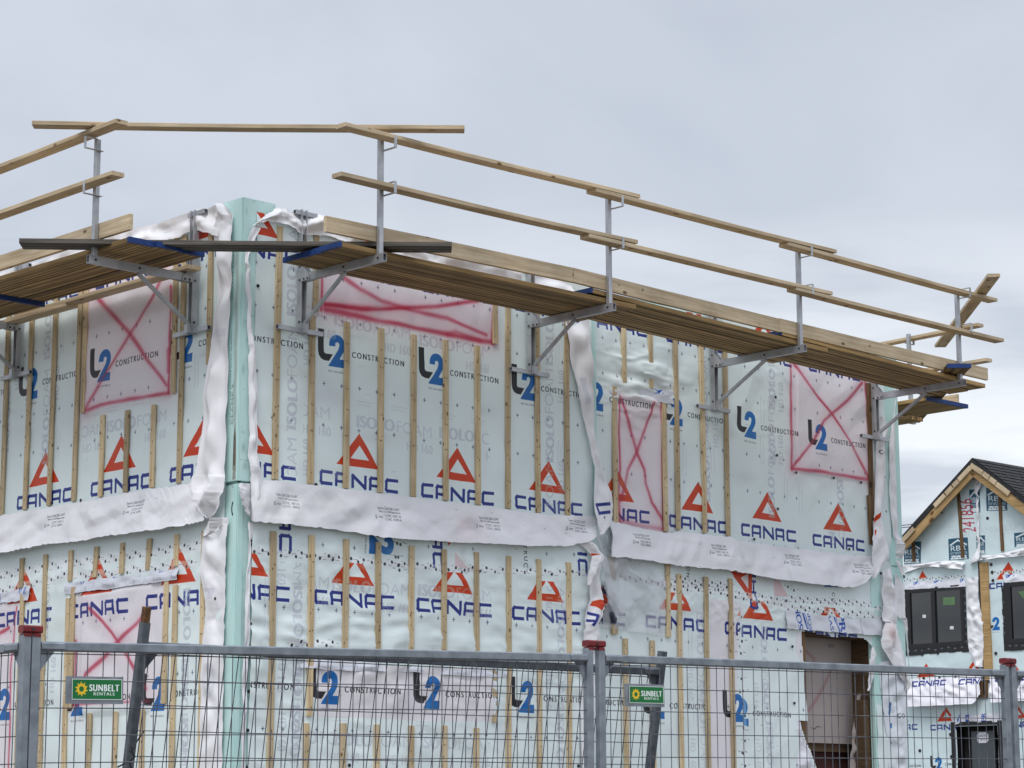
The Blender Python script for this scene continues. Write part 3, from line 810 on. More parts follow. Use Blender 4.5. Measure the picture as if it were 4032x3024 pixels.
# ---- strapping
STRAP = {}
def batten(fr, wall, cx_, z_lo, z_hi, w_=.064, name='batten', mat=None, tilt=0.0, y=None):
    h_ = z_hi - z_lo
    key = round(h_, 2)
    if (key, w_, mat) not in STRAP:
        m_ = MB(); c = .0025; a, b = w_ / 2, .0095
        o8 = [(-a + c, -b), (a - c, -b), (a, -b + c), (a, b - c), (a - c, b), (-a + c, b), (-a, b - c), (-a, -b + c)]
        n = max(2, int(h_ / .5)); ph = random.random() * 6
        rings = [[(x + .004 * math.sin(ph + i * .9), y_, h_ * i / n) for x, y_ in o8] for i in range(n + 1)]
        k0 = 0
        for r_ in rings: m_.v += r_
        for i in range(n):
            for q in range(8):
                q2 = (q + 1) % 8; m_.f.append((i * 8 + q, i * 8 + q2, i * 8 + 8 + q2, i * 8 + 8 + q))
        m_.f.append(tuple(range(8))[::-1]); m_.f.append(tuple(n * 8 + q for q in range(8)))
        nf = len(m_.f); rs = random.Random(int(key * 100)); zz = .08
        while zz < h_ - .05:
            for sx in ((-.012, .013) if rs.random() < .4 else (rs.uniform(-.014, .014),)):
                r_ = rs.uniform(.003, .0055); x_ = sx + rs.uniform(-.004, .004); z_ = zz + rs.uniform(-.03, .03)
                m_.quad((x_ - r_, -b - .0006, z_ - r_ * 1.4), (x_ + r_, -b - .0006, z_ - r_ * 1.4), (x_ + r_, -b - .0006, z_ + r_ * 1.4), (x_ - r_, -b - .0006, z_ + r_ * 1.4))
            zz += rs.uniform(.10, .24)
        me_ = m_.mesh(name, M[mat or 'batten']); me_.materials.append(M['nail'])
        for p_i in range(nf, len(me_.polygons)): me_.polygons[p_i].material_index = 1
        STRAP[(key, w_, mat)] = me_
    o = place(name, STRAP[(key, w_, mat)], wall)
    o.matrix_local = Matrix.Translation((cx_, y if y is not None else -.020 - random.random() * .003, z_lo)) @ Matrix.Rotation(random.uniform(-.004, .004) + tilt, 4, 'Y')
    return o
def bat(fr, wall, p_lo, p_hi, **k):
    """strip between two seen end points; None runs out of sight"""
    if p_lo is not None and p_hi is not None:
        a = fr.at(p_lo, .03); b = fr.at(p_hi, .03); tilt = math.atan2(b[0] - a[0], b[1] - a[1]); return batten(fr, wall, a[0], a[1], b[1], tilt=0 if abs(tilt) < .02 else tilt, **k)
    if p_lo is None:
        b = fr.at(p_hi, .03); return batten(fr, wall, b[0], z0 + .12, b[1], **k)
    a = fr.at(p_lo, .03); return batten(fr, wall, a[0], a[1], z0 + 5.24, **k)
A_up = [((1085.4, 1887), None), ((1224.6, 1905), zf(745, 315)), (zf(762, 278), None), ((1363.4, 1922), zf(1040, 370)), ((1499, 1939), zf(1336, 428)),
        ((1628.8, 1956), zf(1619, 480)), ((1757.6, 1969.5), zf(1897, 528)), ((1883.6, 1987), zg(405, 577)), (zg(555, 560), None), ((2004.3, 2003), None), ((2122.3, 2018.4), None), ((2238.5, 2031), None)]
for lo, hi in A_up: bat(FA, wallA, lo, hi)
A_lo = [(None, (1079.5, 2091.6)), (zn(1120, 1115), (1221.9, 2106)), (None, zn(1090, 1190)), ((1360, 2556), (1362, 2122.3)), ((1490, 2572), (1495.4, 2135.4)), ((1622, 2585), (1630, 2149)),
        ((1750, 2598), (1756.7, 2163)), ((1880, 2610), (1881, 2174.3)), (None, zn(1475, 1190)), (None, zn(1830, 1195)), (None, zo(60, 1210)), (None, zo(405, 1215)), (None, zo(745, 1230)),
        (zo(932, 1180), zo(937, 600)), (None, (2002.5, 2187)), (None, (2123.2, 2201.5)), (None, (2238.5, 2212))]
for lo, hi in A_lo: bat(FA, wallA, lo, hi)

# ---- cap nails of the wraps
capm = MB().disc((0, 0, 0), .016, (0, -1, 0), .006, 10).tube((0, 0, 0), (0, -.009, 0), .006, 8).mesh('cap_nail', M['cap_black'])
def caps(fr, wall, pts, out=.014):
    for p in pts:
        x, z = fr.at(p, out); place('cap_nail', capm, wall, Matrix.Translation((x, -out, z)))
caps(FA, wallA, [zf(255, 57), zf(240, 796), zj(760, 240), zj(190, 1450), zj(205, 725), zj(203, 762), zk(307, 700), zn(475, 858), zn(465, 1265), zn(1530, 1630), zo(1800, 1638), zn(455, 1655), zj(215, 788)])

# ---- lintel strip over the lower window
def strip(fr, wall, top, bot, base=(214, 216, 226), marks=(), seed=0, out=.02, name='flashing_strip', res=300):
    cv = small_canvas(fr, [(min(p[0] for p in top) - 20, min(p[1] for p in top) - 20), (max(p[0] for p in bot + top) + 20, max(p[1] for p in bot) + 20)], base, res)
    for mk in marks: mk(cv)
    rows = [(a, b, out, out + .012) for a, b in zip(top, bot)]
    return drape(name, fr, rows, img_mat('flashing print', cv, .35, .2), wall, 40, 8, .5, .004, seed, cv, .006, False)
def tick_marks(fr, pts):
    def f(cv):
        for p in pts:
            x, z = fr.at(p); cv.poly([(x, z - .025), (x + .004, z - .025), (x + .004, z + .025), (x, z + .025)], (96, 98, 128), .8)
    return f
def blue_logo(fr, p, w_=.12, h_=.08, rot=0.0):
    def f(cv):
        x, z = fr.at(p); af = Aff(x, z, 1, rot); c = (34, 84, 168)
        cv.poly([af.p(q) for q in ((0, 0), (.012, 0), (.012, h_), (0, h_))], c); cv.poly([af.p(q) for q in ((.02, 0), (.028, 0), (.028, h_), (.02, h_))], c)
        cv.poly([af.p(q) for q in ((.04, 0), (w_, h_ * .95), (.04, h_ * .7))], c)
        cv.poly([af.p(q) for q in ((w_ * .9, h_ * .2), (w_ * 1.05, h_ * .2), (w_ * 1.05, h_ * .45), (w_ * .9, h_ * .45))], (110, 150, 205))
    return f
def blue_text(fr, p, txt, L__, h_, rot, c=(30, 76, 168), bold=.05):
    def f(cv):
        x, z = fr.at(p); af = Aff(x, z, 1, rot); cv.text(txt, (x, z), af.v((L__, 0)), af.v((0, h_)), c, 1, bold)
    return f
strip(FA, wallA, [zn(1000, 515), zn(1180, 520), zn(1600, 545), zo(10, 575), zo(500, 600), zo(900, 625), zo(1050, 640)],
      [zn(1020, 610), zn(1180, 622), zn(1600, 640), zo(10, 655), zo(500, 685), zo(900, 700), zo(1040, 702)],
      marks=[tick_marks(FA, [zn(1310, 600), zn(1445, 605), zn(1585, 610), zn(1722, 615), zn(1858, 622), zn(1990, 625), zo(125, 632), zo(255, 640), zo(505, 655), zo(630, 662), zo(995, 680)]), blue_logo(FA, zn(1440, 535), .08, .05)], seed=3)

# ---- foam boards bare at the corner
ZB = z0 + 2.905
for (fr, wl, xa, xb) in ((FA, wallA, 0.0, .36), (FL, wallL, -.36, -.002)):
    for zl_, zh_, dy in ((ZB + .012, TOP + .06, -.003), (-.1, ZB - .012, .012)):
        xx = (xa + (.05 if fr is FA else 0), xb)
        MB().box(xa if fr is FA else xa, xb, dy + (0 if fr is FA else 0), dy + .05, zl_, zh_).build('foam_board', M['foam'], wl)
# print, dust and a torn hollow on the bare boards of the left face
def board_face(fr, wl, x0_, x1_, z0_, z1_, y, fn):
    cv = Canvas(x0_, x1_, z0_, z1_, 300, (202, 233, 229)); wq = cv.win(x0_, x1_, z0_, z1_)
    cv.a *= (1 + .08 * (fbm(wq[1] * 4, wq[2] * 1.5, 33, 4) - .47))[..., None][:cv.H, :cv.W]
    fn(cv)
    me = bpy.data.meshes.new('board_print'); me.from_pydata([(x0_, y, z0_), (x1_, y, z0_), (x1_, y, z1_), (x0_, y, z1_)], [], [(0, 1, 2, 3)])
    ul = me.uv_layers.new(name='uv')
    for q, c in enumerate(((0, 0), (1, 0), (1, 1), (0, 1))): ul.data[q].uv = c
    me.materials.append(img_mat('foam board print', cv, .7, .1)); return place('board_print', me, wl)
def bf_up(cv):
    for k in range(26):
        z = z0 + 3.45 + k * .06; cv.blot(-.062 + .006 * math.sin(k), z, .022, .06, (150, 158, 152), .55, k)
    for a, b, t in ((z0 + 3.42, z0 + 4.25, 'SCELLER LES JOINTS AVEC RUBAN'), (z0 + 4.55, z0 + 5.0, 'ISOLANT RIGIDE')):
        cv.text(t, (-.115, a), (0, b - a), (-.014, 0), (60, 84, 82), .9, .01)
    cv.text('CLASSE 3', (-.085, z0 + 3.42), (0, .35), (-.022, 0), (70, 94, 92), .9, .0)
    cv.poly([(-.075, z0 + 3.02), (-.03, z0 + 3.0), (-.035, z0 + 3.28), (-.05, z0 + 3.44), (-.07, z0 + 3.30)], (96, 84, 72), .9)
    cv.poly([(-.075, z0 + 2.93), (-.03, z0 + 2.93), (-.033, z0 + 3.05), (-.07, z0 + 3.06)], (150, 150, 140), .9)
board_face(FL, wallL, -.345, -.004, ZB + .016, TOP + .055, -.0055, bf_up)
def bf_lo(cv):
    cx_, cz_ = -.075, z0 + 2.68
    cv.poly([[(cx_ + .028 * math.cos(t), cz_ + .065 * math.sin(t)) for t in [2 * PI * q / 20 for q in range(20)]], [(cx_ + .013 * math.cos(t), cz_ + .042 * math.sin(t)) for t in [2 * PI * q / 20 for q in range(20)]]], (22, 56, 54))
    cv.text('MADE IN CANADA', (-.10, z0 + 2.862), (.07, 0), (0, .014), (60, 84, 82), .9)
    for k in range(16): cv.blot(-.06 + .03 * math.sin(k * 2.3), z0 + .5 + k * .05, .03, .02, (214, 240, 236), .7, k)
board_face(FL, wallL, -.345, -.004, 0.0, ZB - .016, .0095, bf_lo)
def bf_a(cv):
    rs = random.Random(4)
    for k in range(60): cv.blot(rs.uniform(.02, .34), rs.uniform(cv.z0, cv.z1), rs.uniform(.006, .03), rs.uniform(.006, .05), rs.choice(((150, 196, 190), (214, 240, 236), (140, 170, 166))), .6, k)  # dents painted as pale and dark blots, their shading put into the colour
    for k in range(40):
        x_, z_ = rs.uniform(.02, .34), rs.uniform(cv.z0, cv.z1); cv.poly([(x_, z_), (x_ + .005, z_), (x_ + .005, z_ + .007), (x_, z_ + .007)], (90, 120, 118), .8)
    cv.poly([(.0, cv.z0 + .18), (.36, cv.z0 + .17), (.36, cv.z0 + .175), (0, cv.z0 + .185)], (130, 170, 166), .7)
    cv.text('ISOLANT', (.18, cv.z1 - .2), (.12, .01), (0, .03), (110, 150, 146), .7, .02)
board_face(FA, wallA, .004, .355, ZB + .016, TOP + .055, -.0055, bf_a)
board_face(FA, wallA, .004, .355, 0.0, ZB - .016, .0095, bf_a)

# ================================================================== wall L (left face)
KL = 1.03
cL = Canvas(-8.5, .1, CAMZ + .2, CAMZ + 5.5, 300, MINT)
wn = cL.win(-8.5, .1, CAMZ, CAMZ + 5.5)
cL.a *= (1 + 0.05 * (fbm(wn[1] * 1.3, wn[2] * 1.3, 15, 4) - .47))[..., None][:cL.H, :cL.W]
wL1 = [FL.at(p) for p in (ze(785, -160), ze(1510, -320), ze(1477, 985), ze(750, 1160))]
cL.poly(wL1, PALE, .95)
wL2 = [FL.at(p) for p in (zi(655, 1150), zi(1440, 1040), zm_(1690, 965), zm_(730, 1010))]
cL.poly(wL2, PALE, .95)
wL3 = [FL.at(p) for p in (zi(-900, 1300), zi(160, 1215), zm_(80, 1660), zm_(-900, 1660))]
cL.poly(wL3, PALE, .95)
JL = z0 + 2.62
def upL(x, z): return (z > JL).astype(np.float32)
def loL(x, z): return (z <= JL).astype(np.float32)
for k in range(-6, 4):
    for zz in (2.995, 4.96): pr_canac(cL, Aff(-.983 + 1.246 * k, z0 + zz, KL), 1, upL)
    pr_l2(cL, Aff(-.983 + 1.246 * k, z0 + 4.065, KL), 1, upL)
    pr_canac(cL, Aff(-1.275 + 1.244 * k, z0 + 1.88, KL), 1, loL)
    pr_l2(cL, Aff(-1.275 + 1.244 * k, z0 + .985, KL), 1, loL)
    for i in range(5):
        for zz in (2.945, 3.53, 3.91, 4.52, 4.90): pr_plus(cL, -.943 + 1.246 * k + .214 * i, z0 + zz)
        for zz in (1.83, 1.30): pr_plus(cL, -1.23 + 1.244 * k + .214 * i, z0 + zz)
for (p, rot) in ((ze(420, 1600), PI / 2), (ze(440, 690), PI / 2), (ze(80, 1500), PI / 2), (ze(75, 1140), PI / 2)):
    x, z = FL.at(p); pr_iso(cL, x, z, rot, 1.0, True, .68, lambda a, b: (b > z0 + 3.04).astype(np.float32))
for p in (ze(935, 1340), ze(420, 1440)):
    x, z = FL.at(p); pr_iso(cL, x, z, 0, 1.0, True, .62, lambda a, b: ((b > z0 + 3.04) & (a > -2.4) & (a < -1.0)).astype(np.float32))
for (p, rot) in ((zi(430, 1590), PI / 2), (zm_(460, 1560), PI / 2), (zi(1605, 1150), -PI / 2), (zm_(1905, 520), -PI / 2), (zm_(1900, 1150), -PI / 2)):
    x, z = FL.at(p); pr_iso(cL, x, z, rot, 1.0, True, .68, lambda a, b: (b < z0 + 2.3).astype(np.float32))
for p in (ze(940, 1165), ze(1160, 1100)):
    x, z = FL.at(p); pr_fine(cL, x, z, .0)
for p in (ze(520, 1560), ze(310, 1250), ze(1730, 940), ze(560, 640)):
    x, z = FL.at(p); pr_fine(cL, x, z, PI / 2, 1.5)
sp(cL, FL, [ze(775, -140), ze(770, 500), ze(750, 850), ze(745, 1150)], .014, 11)
sp(cL, FL, [ze(745, 1150), ze(900, 1095), ze(1150, 1045), ze(1475, 992)], .018, 12)
sp(cL, FL, [ze(1500, 60), ze(1478, 990)], .010, 13)
sp(cL, FL, [ze(1478, 620), ze(1472, 800)], .02, 23, .6)
sp(cL, FL, [ze(845, 140), ze(1000, 310), ze(1150, 480), ze(1320, 740), ze(1465, 920)], .019, 14, .8)
sp(cL, FL, [ze(1450, -60), ze(1330, 180), ze(1150, 480), ze(950, 800), ze(755, 1145)], .019, 15, .75)
sp(cL, FL, [zm_(960, -10), zm_(1110, 150), zm_(1255, 335), zm_(1370, 510), zm_(1550, 830)], .016, 16)
sp(cL, FL, [zm_(1540, 45), zm_(1450, 150), zm_(1255, 335), zm_(1100, 500), zm_(920, 675), zm_(800, 1000)], .016, 17)
sp(cL, FL, [zm_(800, 330), zm_(790, 640), zm_(780, 980)], .008, 18)
sp(cL, FL, [zm_(760, 1010), zm_(1000, 985), zm_(1570, 965)], .009, 19, .6)
sp(cL, FL, [zm_(190, -20), zm_(150, 280), zm_(115, 700), zm_(110, 1200), zm_(95, 1660)], .012, 20)
sp(cL, FL, [zm_(-60, 280), zm_(100, 190)], .014, 21)
tape(cL, FL, zi(-200, 1070), zi(600, 930), .045, 8, ((-.5, 0), (.4, .5)), 5)
tape(cL, FL, zi(600, 930), zi(1750, 770), .045, 11, ((-.5, 0), (.4, .5)), 6)
tape(cL, FL, zi(-200, 1190), zi(480, 1080), .035, 6, ((-.5, 0), (.4, .5)), 7)
tape(cL, FL, zi(500, 1045), zi(1720, 930), .035, 10, ((-.5, 0), (.4, .5)), 8)
scuffs(cL, 60, 2)
mL = img_mat('printed wrap left face', cL, .42)
def dispL(X, Z_):
    zc_ = Z_ - z0
    up = np.clip((zc_ - 2.5) * 4, 0, 1); bay = np.abs(np.sin(PI * (X + .72) / .4104)) ** .7
    d = .004 + .006 * (fbm(X * 1.6, Z_ * 1.1, 3) - .47)
    win1 = ((X > -2.34) & (X < -1.03) & (zc_ > 3.8)).astype(float)
    d = d + win1 * .020 * ridge(X * 1.4 + Z_ * 1.2, Z_ * 1.3 - X * .9, 71)
    d = d + np.exp(-((zc_ - 2.25) / .2) ** 2) * .016 * ridge(X * 5, Z_ * 7, 73) ** 2
    d = d + up * np.exp(-((X + .72) / .35) ** 2 - ((zc_ - 3.2) / .35) ** 2) * .02 * ridge(X * 2 + Z_ * 2.5, Z_ * 4, 75) ** 2
    win2 = ((X > -2.3) & (X < -1.2) & (zc_ < 2.1) & (zc_ > 1.0)).astype(float)
    d = d + win2 * .020 * ridge(X * 2.4 - Z_ * 1.2, Z_ * 1.0 + X, 77)
    d = d + (1 - up) * .006 * bay * ridge(X * 2, Z_ * 3, 79) + .010 * creases(X, Z_, 302)
    return np.maximum(d, .001)
grid_sheet('wrap_sheet', cL, -8.4, -.17, -.1, TOP - .05, dispL, mL, wallL, .03)
L_up = [((702, 1901.7), None), (ze(1808, 740), None), ((595.4, 1920), ze(1337, 1085)), ((490.5, 1937), ze(1103, 1137)), ((391, 1956), ze(882, 1182)), (ze(717, 1160), None), (ze(1502, 990), None),
        ((287, 1972.7), None), ((190, 1990.8), None), ((95, 2007), None), ((2, 2030), None)]
for lo, hi in L_up: bat(FL, wallL, lo, hi)
for k in range(1, 11):
    batten(FL, wallL, FL.at((2, 2030))[0] - .411 * k, z0 + 2.95, z0 + 5.24)
L_lo = [(None, zi(1778, 640)), (zi(1530, 948), zi(1533, 672)), (zi(1282, 983), zi(1295, 708)), (zi(1050, 1015), zi(1062, 745)), (zi(820, 1045), zi(833, 780)), (zi(600, 1078), zi(608, 812)),
        (None, zi(397, 847)), (zi(178, 1135), zi(185, 880)), (None, zi(188, 1185)), (zm_(722, 1040), zi(642, 1130)), (None, zi(590, 1228)), (zm_(1705, 985), zi(1450, 1025)), (None, zi(1518, 1108)),
        (None, zm_(930, 1085)), (None, zm_(1200, 1070)), (None, zm_(1487, 1045))]
for lo, hi in L_lo: bat(FL, wallL, lo, hi)
for k in range(1, 11):
    batten(FL, wallL, FL.at(zi(185, 880))[0] - .411 * k, z0 + .2, z0 + 2.45)
caps(FL, wallL, [zi(705, 377), zi(1873, 1232)], .03)
strip(FL, wallL, [zi(570, 1100), zi(900, 1055), zi(1250, 1010), zi(1560, 970)], [zi(560, 1195), zi(900, 1155), zi(1250, 1105), zi(1540, 1065)],
      marks=[tick_marks(FL, [zi(685, 1165), zi(767, 1152), zi(830, 1115), zi(925, 1120), zi(1018, 1120), zi(1105, 1105), zi(1190, 1092), zi(1278, 1080), zi(1368, 1065), zi(1525, 1010)]),
             blue_logo(FL, zi(715, 1110), .13, .085), blue_logo(FL, zi(1408, 1010), .11, .08), blue_logo(FL, zi(1005, 1060), .08, .05)], seed=5)
strip(FL, wallL, [zi(-260, 1235), zi(0, 1190), zi(150, 1150), zi(270, 1118)], [zi(-260, 1310), zi(0, 1270), zi(150, 1255), zi(240, 1242)],
      marks=[blue_text(FL, zi(20, 1265), 'ASEAL', .16, .045, PI / 2), blue_logo(FL, zi(180, 1190), .06, .09), blue_logo(FL, zi(235, 1200), .03, .12, .2)], seed=6)

# ================================================================== wall B (long wall, stepped back part)
cB = Canvas(4.4, 9.8, CAMZ + .2, CAMZ + 5.5, 300, MINT)
wn = cB.win(4.4, 9.8, CAMZ, CAMZ + 5.5)
cB.a *= (1 + 0.05 * (fbm(wn[1] * 1.3, wn[2] * 1.3, 25, 4) - .47))[..., None][:cB.H, :cB.W]
cB.poly([FB.at(p) for p in (zg(1610, 1000), zg(2008, 1075), zk(1800, 418), zk(1405, 340))], PALE, .95)
cB.poly([FB.at(p) for p in (zh(1128, 200), zh(1785, 330), zh(1822, 1312), zh(1145, 1218))], PALE, .95)
cB.poly([FB.at(p) for p in (zl(430, 900), zl(690, 930), zp(1300, 1660), zp(1060, 1660))], PALE, .9)
cB.poly([FB.at(p) for p in (zl(1180, 1180), zl(1250, 1190), zl(1250, 1520), zl(1170, 1350))], PALE, .8)
JB = z0 + 2.62
def upB(x, z): return (z > JB).astype(np.float32)
xs1 = FB.at(zl(690, 1100))[0]
def loB1(x, z): return ((z <= z0 + 2.33) & (x < xs1)).astype(np.float32)
def loB2(x, z): return ((z <= z0 + 2.33) & (x >= xs1)).astype(np.float32)
def midB(x, z): return ((z > z0 + 2.22) & (z <= JB)).astype(np.float32)
for p, (lx, lz) in zip(((2633, 2074), (2916, 2110), (3200, 2147)), ((zh(72, 822)), (2976.6, 1729.5), (3251, 1779))):
    x, z = FB.at(p); pr_canac(cB, Aff(x, z), 1, upB); pr_canac(cB, Aff(x, z + 1.947), 1, upB)
for p in (zk(1185, 330),):
    x2 = FB.at((2633, 2074))[0] - 1.225; pr_canac(cB, Aff(x2, FB.at((2633, 2074))[1]), 1, upB); pr_canac(cB, Aff(x2, FB.at((2633, 2074))[1] + 1.947), 1, upB)
for p in (zg(1440, 1148), zg(2065, 1268), (2976.6, 1729.5), (3251, 1779)):
    x, z = FB.at(p)
    pr_l2(cB, Aff(x - (.284 if p[0] > 2900 else (.20 if p[0] < 2400 else .084)), z), 1, upB)
xk = FB.at((2633, 2074))[0]
for k in range(-2, 4):
    for i in range(5):
        for zz in (2.94, 3.50, 3.90, 4.49, 4.86): pr_plus(cB, xk + .04 + 1.225 * k + .2085 * i, z0 + zz)
        for zz in (1.83, 1.20): pr_plus(cB, xk - .35 + 1.225 * k + .2085 * i, z0 + zz)
xl, zl__ = FB.at((2541, 2472))
for k in (-1, 0, 1): pr_canac(cB, Aff(xl + 1.225 * k, zl__), 1, loB1); pr_l2(cB, Aff(xl + 1.225 * k - .02, z0 + 1.04), 1, loB1)
xr_, zr_ = FB.at((3097, 2524))
for k in (0, 1): pr_canac(cB, Aff(xr_ - .926 + 1.225 * k, zr_), 1, loB2)
pr_l2(cB, Aff(xr_ - .97, z0 + 1.0), 1, loB2)
# the sheet turned on its side between the storeys
x, z = FB.at(zl(835, 930)); pr_canac(cB, Aff(x, z - .08, .92, PI / 2), 1, midB)
x, z = FB.at(zl(1855, 940)); pr_canac(cB, Aff(x, z + .80, .92, -PI / 2), 1, midB)
x, z = FB.at(zk(1995, 830)); cB.text('ON', (x, z + .12), (0, -.12), (.05, 0), INK, 1, .018, 1.42, midB)
x, z = FB.at(zl(1490, 895)); cB.text('CO', (x, z + .06), (0, -.12), (.05, 0), INK, 1, .018, 1.42, midB)
cB.poly([FB.at(p) for p in (zl(630, 705), zl(680, 672), zl(795, 690), zl(795, 925), zl(775, 905))], RED, 1)
cB.poly([FB.at(p) for p in (zl(695, 720), zl(760, 680), zl(760, 820))], PALE, 1)
cB.poly([FB.at(p) for p in (zl(980, 730), zl(1035, 745), zl(1110, 885), zl(985, 880))], (226, 176, 182), .6)
cB.poly([FB.at(p) for p in (zl(1430, 765), zl(1550, 785), zl(1540, 800), zl(1425, 795))], B2, 1)
for (p, rot) in ((zh(1000, 1175), PI / 2), (zh(995, 695), PI / 2), (zh(1000, 1640), PI / 2), (zh(430, 1500), PI / 2), (zh(415, 900), PI / 2), (zh(1535, 1300), -PI / 2)):
    x, z = FB.at(p); pr_iso(cB, x, z, rot, 1.0, True, .68, lambda a, b: (b > z0 + 3.03).astype(np.float32))
for (p, rot) in ((zl(870, 1140), -PI / 2), (zp(1600, 760), -PI / 2), (zp(1620, 1180), -PI / 2), (zl(310, 1010), -PI / 2), (zp(935, 730), -PI / 2)):
    x, z = FB.at(p); pr_iso(cB, x, z, rot, 1.0, True, .52, lambda a, b: (b < z0 + 2.2).astype(np.float32))
for p in (zh(905, 820), zh(470, 1250), zh(230, 1270), zh(1110, 1500), zh(905, 1180), zh(1240, 1600), zl(440, 1230), zp(870, 500), zp(920, 1230)):
    x, z = FB.at(p); pr_fine(cB, x, z, PI / 2, 1.6)
def spb(pts, r=.017, seed=1, a=.85): sp(cB, FB, pts, r, seed, a)
spb([zg(1620, 1010), zg(1635, 1650), zk(1400, 120), zk(1412, 340)], .014, 31)
spb([zg(1985, 1080), zg(2010, 1400), zk(1790, 60), zk(1795, 410)], .016, 32)
spb([zg(1640, 1050), zg(1720, 1290), zg(1790, 1520), zg(1850, 1659), zk(1640, 10), zk(1690, 180), zk(1790, 330)], .017, 33, .8)
spb([zg(1915, 1085), zg(1860, 1280), zg(1780, 1510), zg(1700, 1659), zk(1460, 0), zk(1420, 150)], .017, 34, .8)
spb([zk(1412, 335), zk(1600, 385), zk(1790, 410)], .025, 35, .5)
spb([zh(1128, 280), zh(1132, 700), zh(1143, 1210)], .015, 36)
spb([zh(1143, 1205), zh(1400, 1235), zh(1820, 1305)], .017, 37)
spb([zh(1775, 440), zh(1795, 750), zh(1815, 1305)], .013, 38)
spb([zh(1150, 280), zh(1300, 500), zh(1495, 745), zh(1640, 960), zh(1805, 1280)], .016, 39)
spb([zh(1750, 460), zh(1620, 620), zh(1420, 790), zh(1330, 960), zh(1150, 1190)], .018, 40)
cB.blot(*FB.at(zh(1830, 1330)), .08, .12, (150, 100, 70), .25); cB.blot(*FB.at(zl(760, 640)), .1, .08, (226, 150, 150), .4)
tape(cB, FB, zk(1340, 820), zk(1800, 880), .03, 5, seed=11)
tape(cB, FB, zl(-10, 745), zl(600, 800), .05, 8, ((-.7, 0), (0, .4), (.7, .7)), 12)
tape(cB, FB, zl(-10, 790), zl(600, 840), .03, 6, ((-.7, 0), (.4, .7)), 22)
tape(cB, FB, zl(560, 850), zl(1100, 945), .045, 8, ((-.6, 0), (.6, .5)), 13)
tape(cB, FB, zl(1080, 905), zl(1920, 955), .030, 12, ((-.6, 0), (.6, .5)), 14)
tape(cB, FB, zl(1080, 975), zl(1960, 1060), .030, 12, ((-.6, 0), (.6, .5)), 15)
# vertical taped seam
a_ = FB.at(zl(700, 960)); b_ = FB.at(zp(1410, 1659))
cB.poly([(a_[0] - .03, a_[1]), (a_[0] + .03, a_[1]), (b_[0] + .03, b_[1]), (b_[0] - .03, b_[1])], (235, 236, 240), .4)
dots(cB, FB, [zl(700, 1062), zl(690, 1168), zl(670, 1215), zl(708, 1275), zl(697, 1380), zp(1375, 725), zp(1390, 850), zp(1355, 862), zp(1380, 985), zp(1405, 1115), zp(1385, 1243), zp(1408, 1380), zp(1378, 1500), zp(1392, 1510), zp(1412, 1640), zp(1370, 462), zp(1385, 335), zl(1108, 800), zl(1157, 832)])
scuffs(cB, 70, 3)
mB = img_mat('printed wrap far wall', cB, .42)
OPEN = [FB.at(p) for p in ((3152, 2488), (3165, 2640), (3174, 2838), (3141, 2840), (3150, 2870), (3209, 3024), (3225, 3110), (3452, 3110), (3446, 2800), (3444, 2640), (3437, 2555), (3418, 2528), (3395, 2512), (3340, 2505), (3280, 2508), (3200, 2492))]
def inpoly(px_, pz_, poly):
    ins = np.zeros(np.shape(px_), bool)
    for (ax, az), (bx, bz) in zip(poly, poly[1:] + poly[:1]):
        if az == bz: continue
        ins ^= ((az > pz_) != (bz > pz_)) & (px_ < (bx - ax) * (pz_ - az) / (bz - az) + ax)
    return ins
OPEN2 = OPEN[:6] + [(OPEN[6][0], -.3), (OPEN[7][0], -.3)] + OPEN[8:]
def dispB(X, Z_):
    zc_ = Z_ - z0
    up = np.clip((zc_ - 2.5) * 4, 0, 1)
    d = .004 + .006 * (fbm(X * 1.6, Z_ * 1.1, 4) - .47)
    d = d + up * np.exp(-((X - 5.2) / .6) ** 2 - ((zc_ - 4.45) / .35) ** 2) * .055 * ridge(X * 1.6, Z_ * 7, 81) ** 2
    d = d + np.exp(-((X - 7.5) / .5) ** 2 - ((zc_ - 4.75) / .4) ** 2) * .02 * ridge(X * 2 + Z_ * 1.5, Z_ * 3, 83)
    d = d + ((X > 7.8) & (X < 9.2) & (zc_ > 3.8)) * .012 * ridge(X * 1.6 - Z_, Z_ * 1.6, 85)
    d = d + np.exp(-((zc_ - 2.25) / .18) ** 2) * .020 * ridge(X * 5, Z_ * 9, 87) ** 2
    d = d + (zc_ < 1.5) * (X > 6.6) * .022 * ridge(X * 2.2 - Z_ * 1.4, Z_ * 1.4 + X, 89) * np.clip((1.5 - zc_) * 2, 0, 1)
    d = d + .010 * creases(X, Z_, 303)
    return np.maximum(d, .001)
grid_sheet('wrap_sheet', cB, 4.48, FB.at((3492, 1700))[0], -.1, TOP - .05, dispB, mB, wallB, .016, lambda x, z: inpoly(x, z, OPEN2))
B_up = [(zk(1385, 370), zg(1587, 930)), (zk(1822, 425), zg(2033, 1015)), (zk(1932, 410), None), (zk(2163, 438), None), (zl(600, 355), None), (zg(1680, 900), None), (zg(1914, 945), None)]
for lo, hi in B_up: bat(FB, wallB, lo, hi)
bat(FB, wallB, zh(1853, 1659), zh(1815, 460), w_=.075, name='edge_batten', mat='stud')
bat(FB, wallB, zl(1845, 430), zl(1825, 0), w_=.06, name='edge_batten', mat='stud')
B_lo = [(zl(80, 1235), zl(72, 600)), (None, zl(166, 685)), (None, zl(397, 703)), (None, zl(612, 725)), (None, zk(1472, 1358)), (None, zk(1706, 1378))]
for lo, hi in B_lo: bat(FB, wallB, lo, hi)
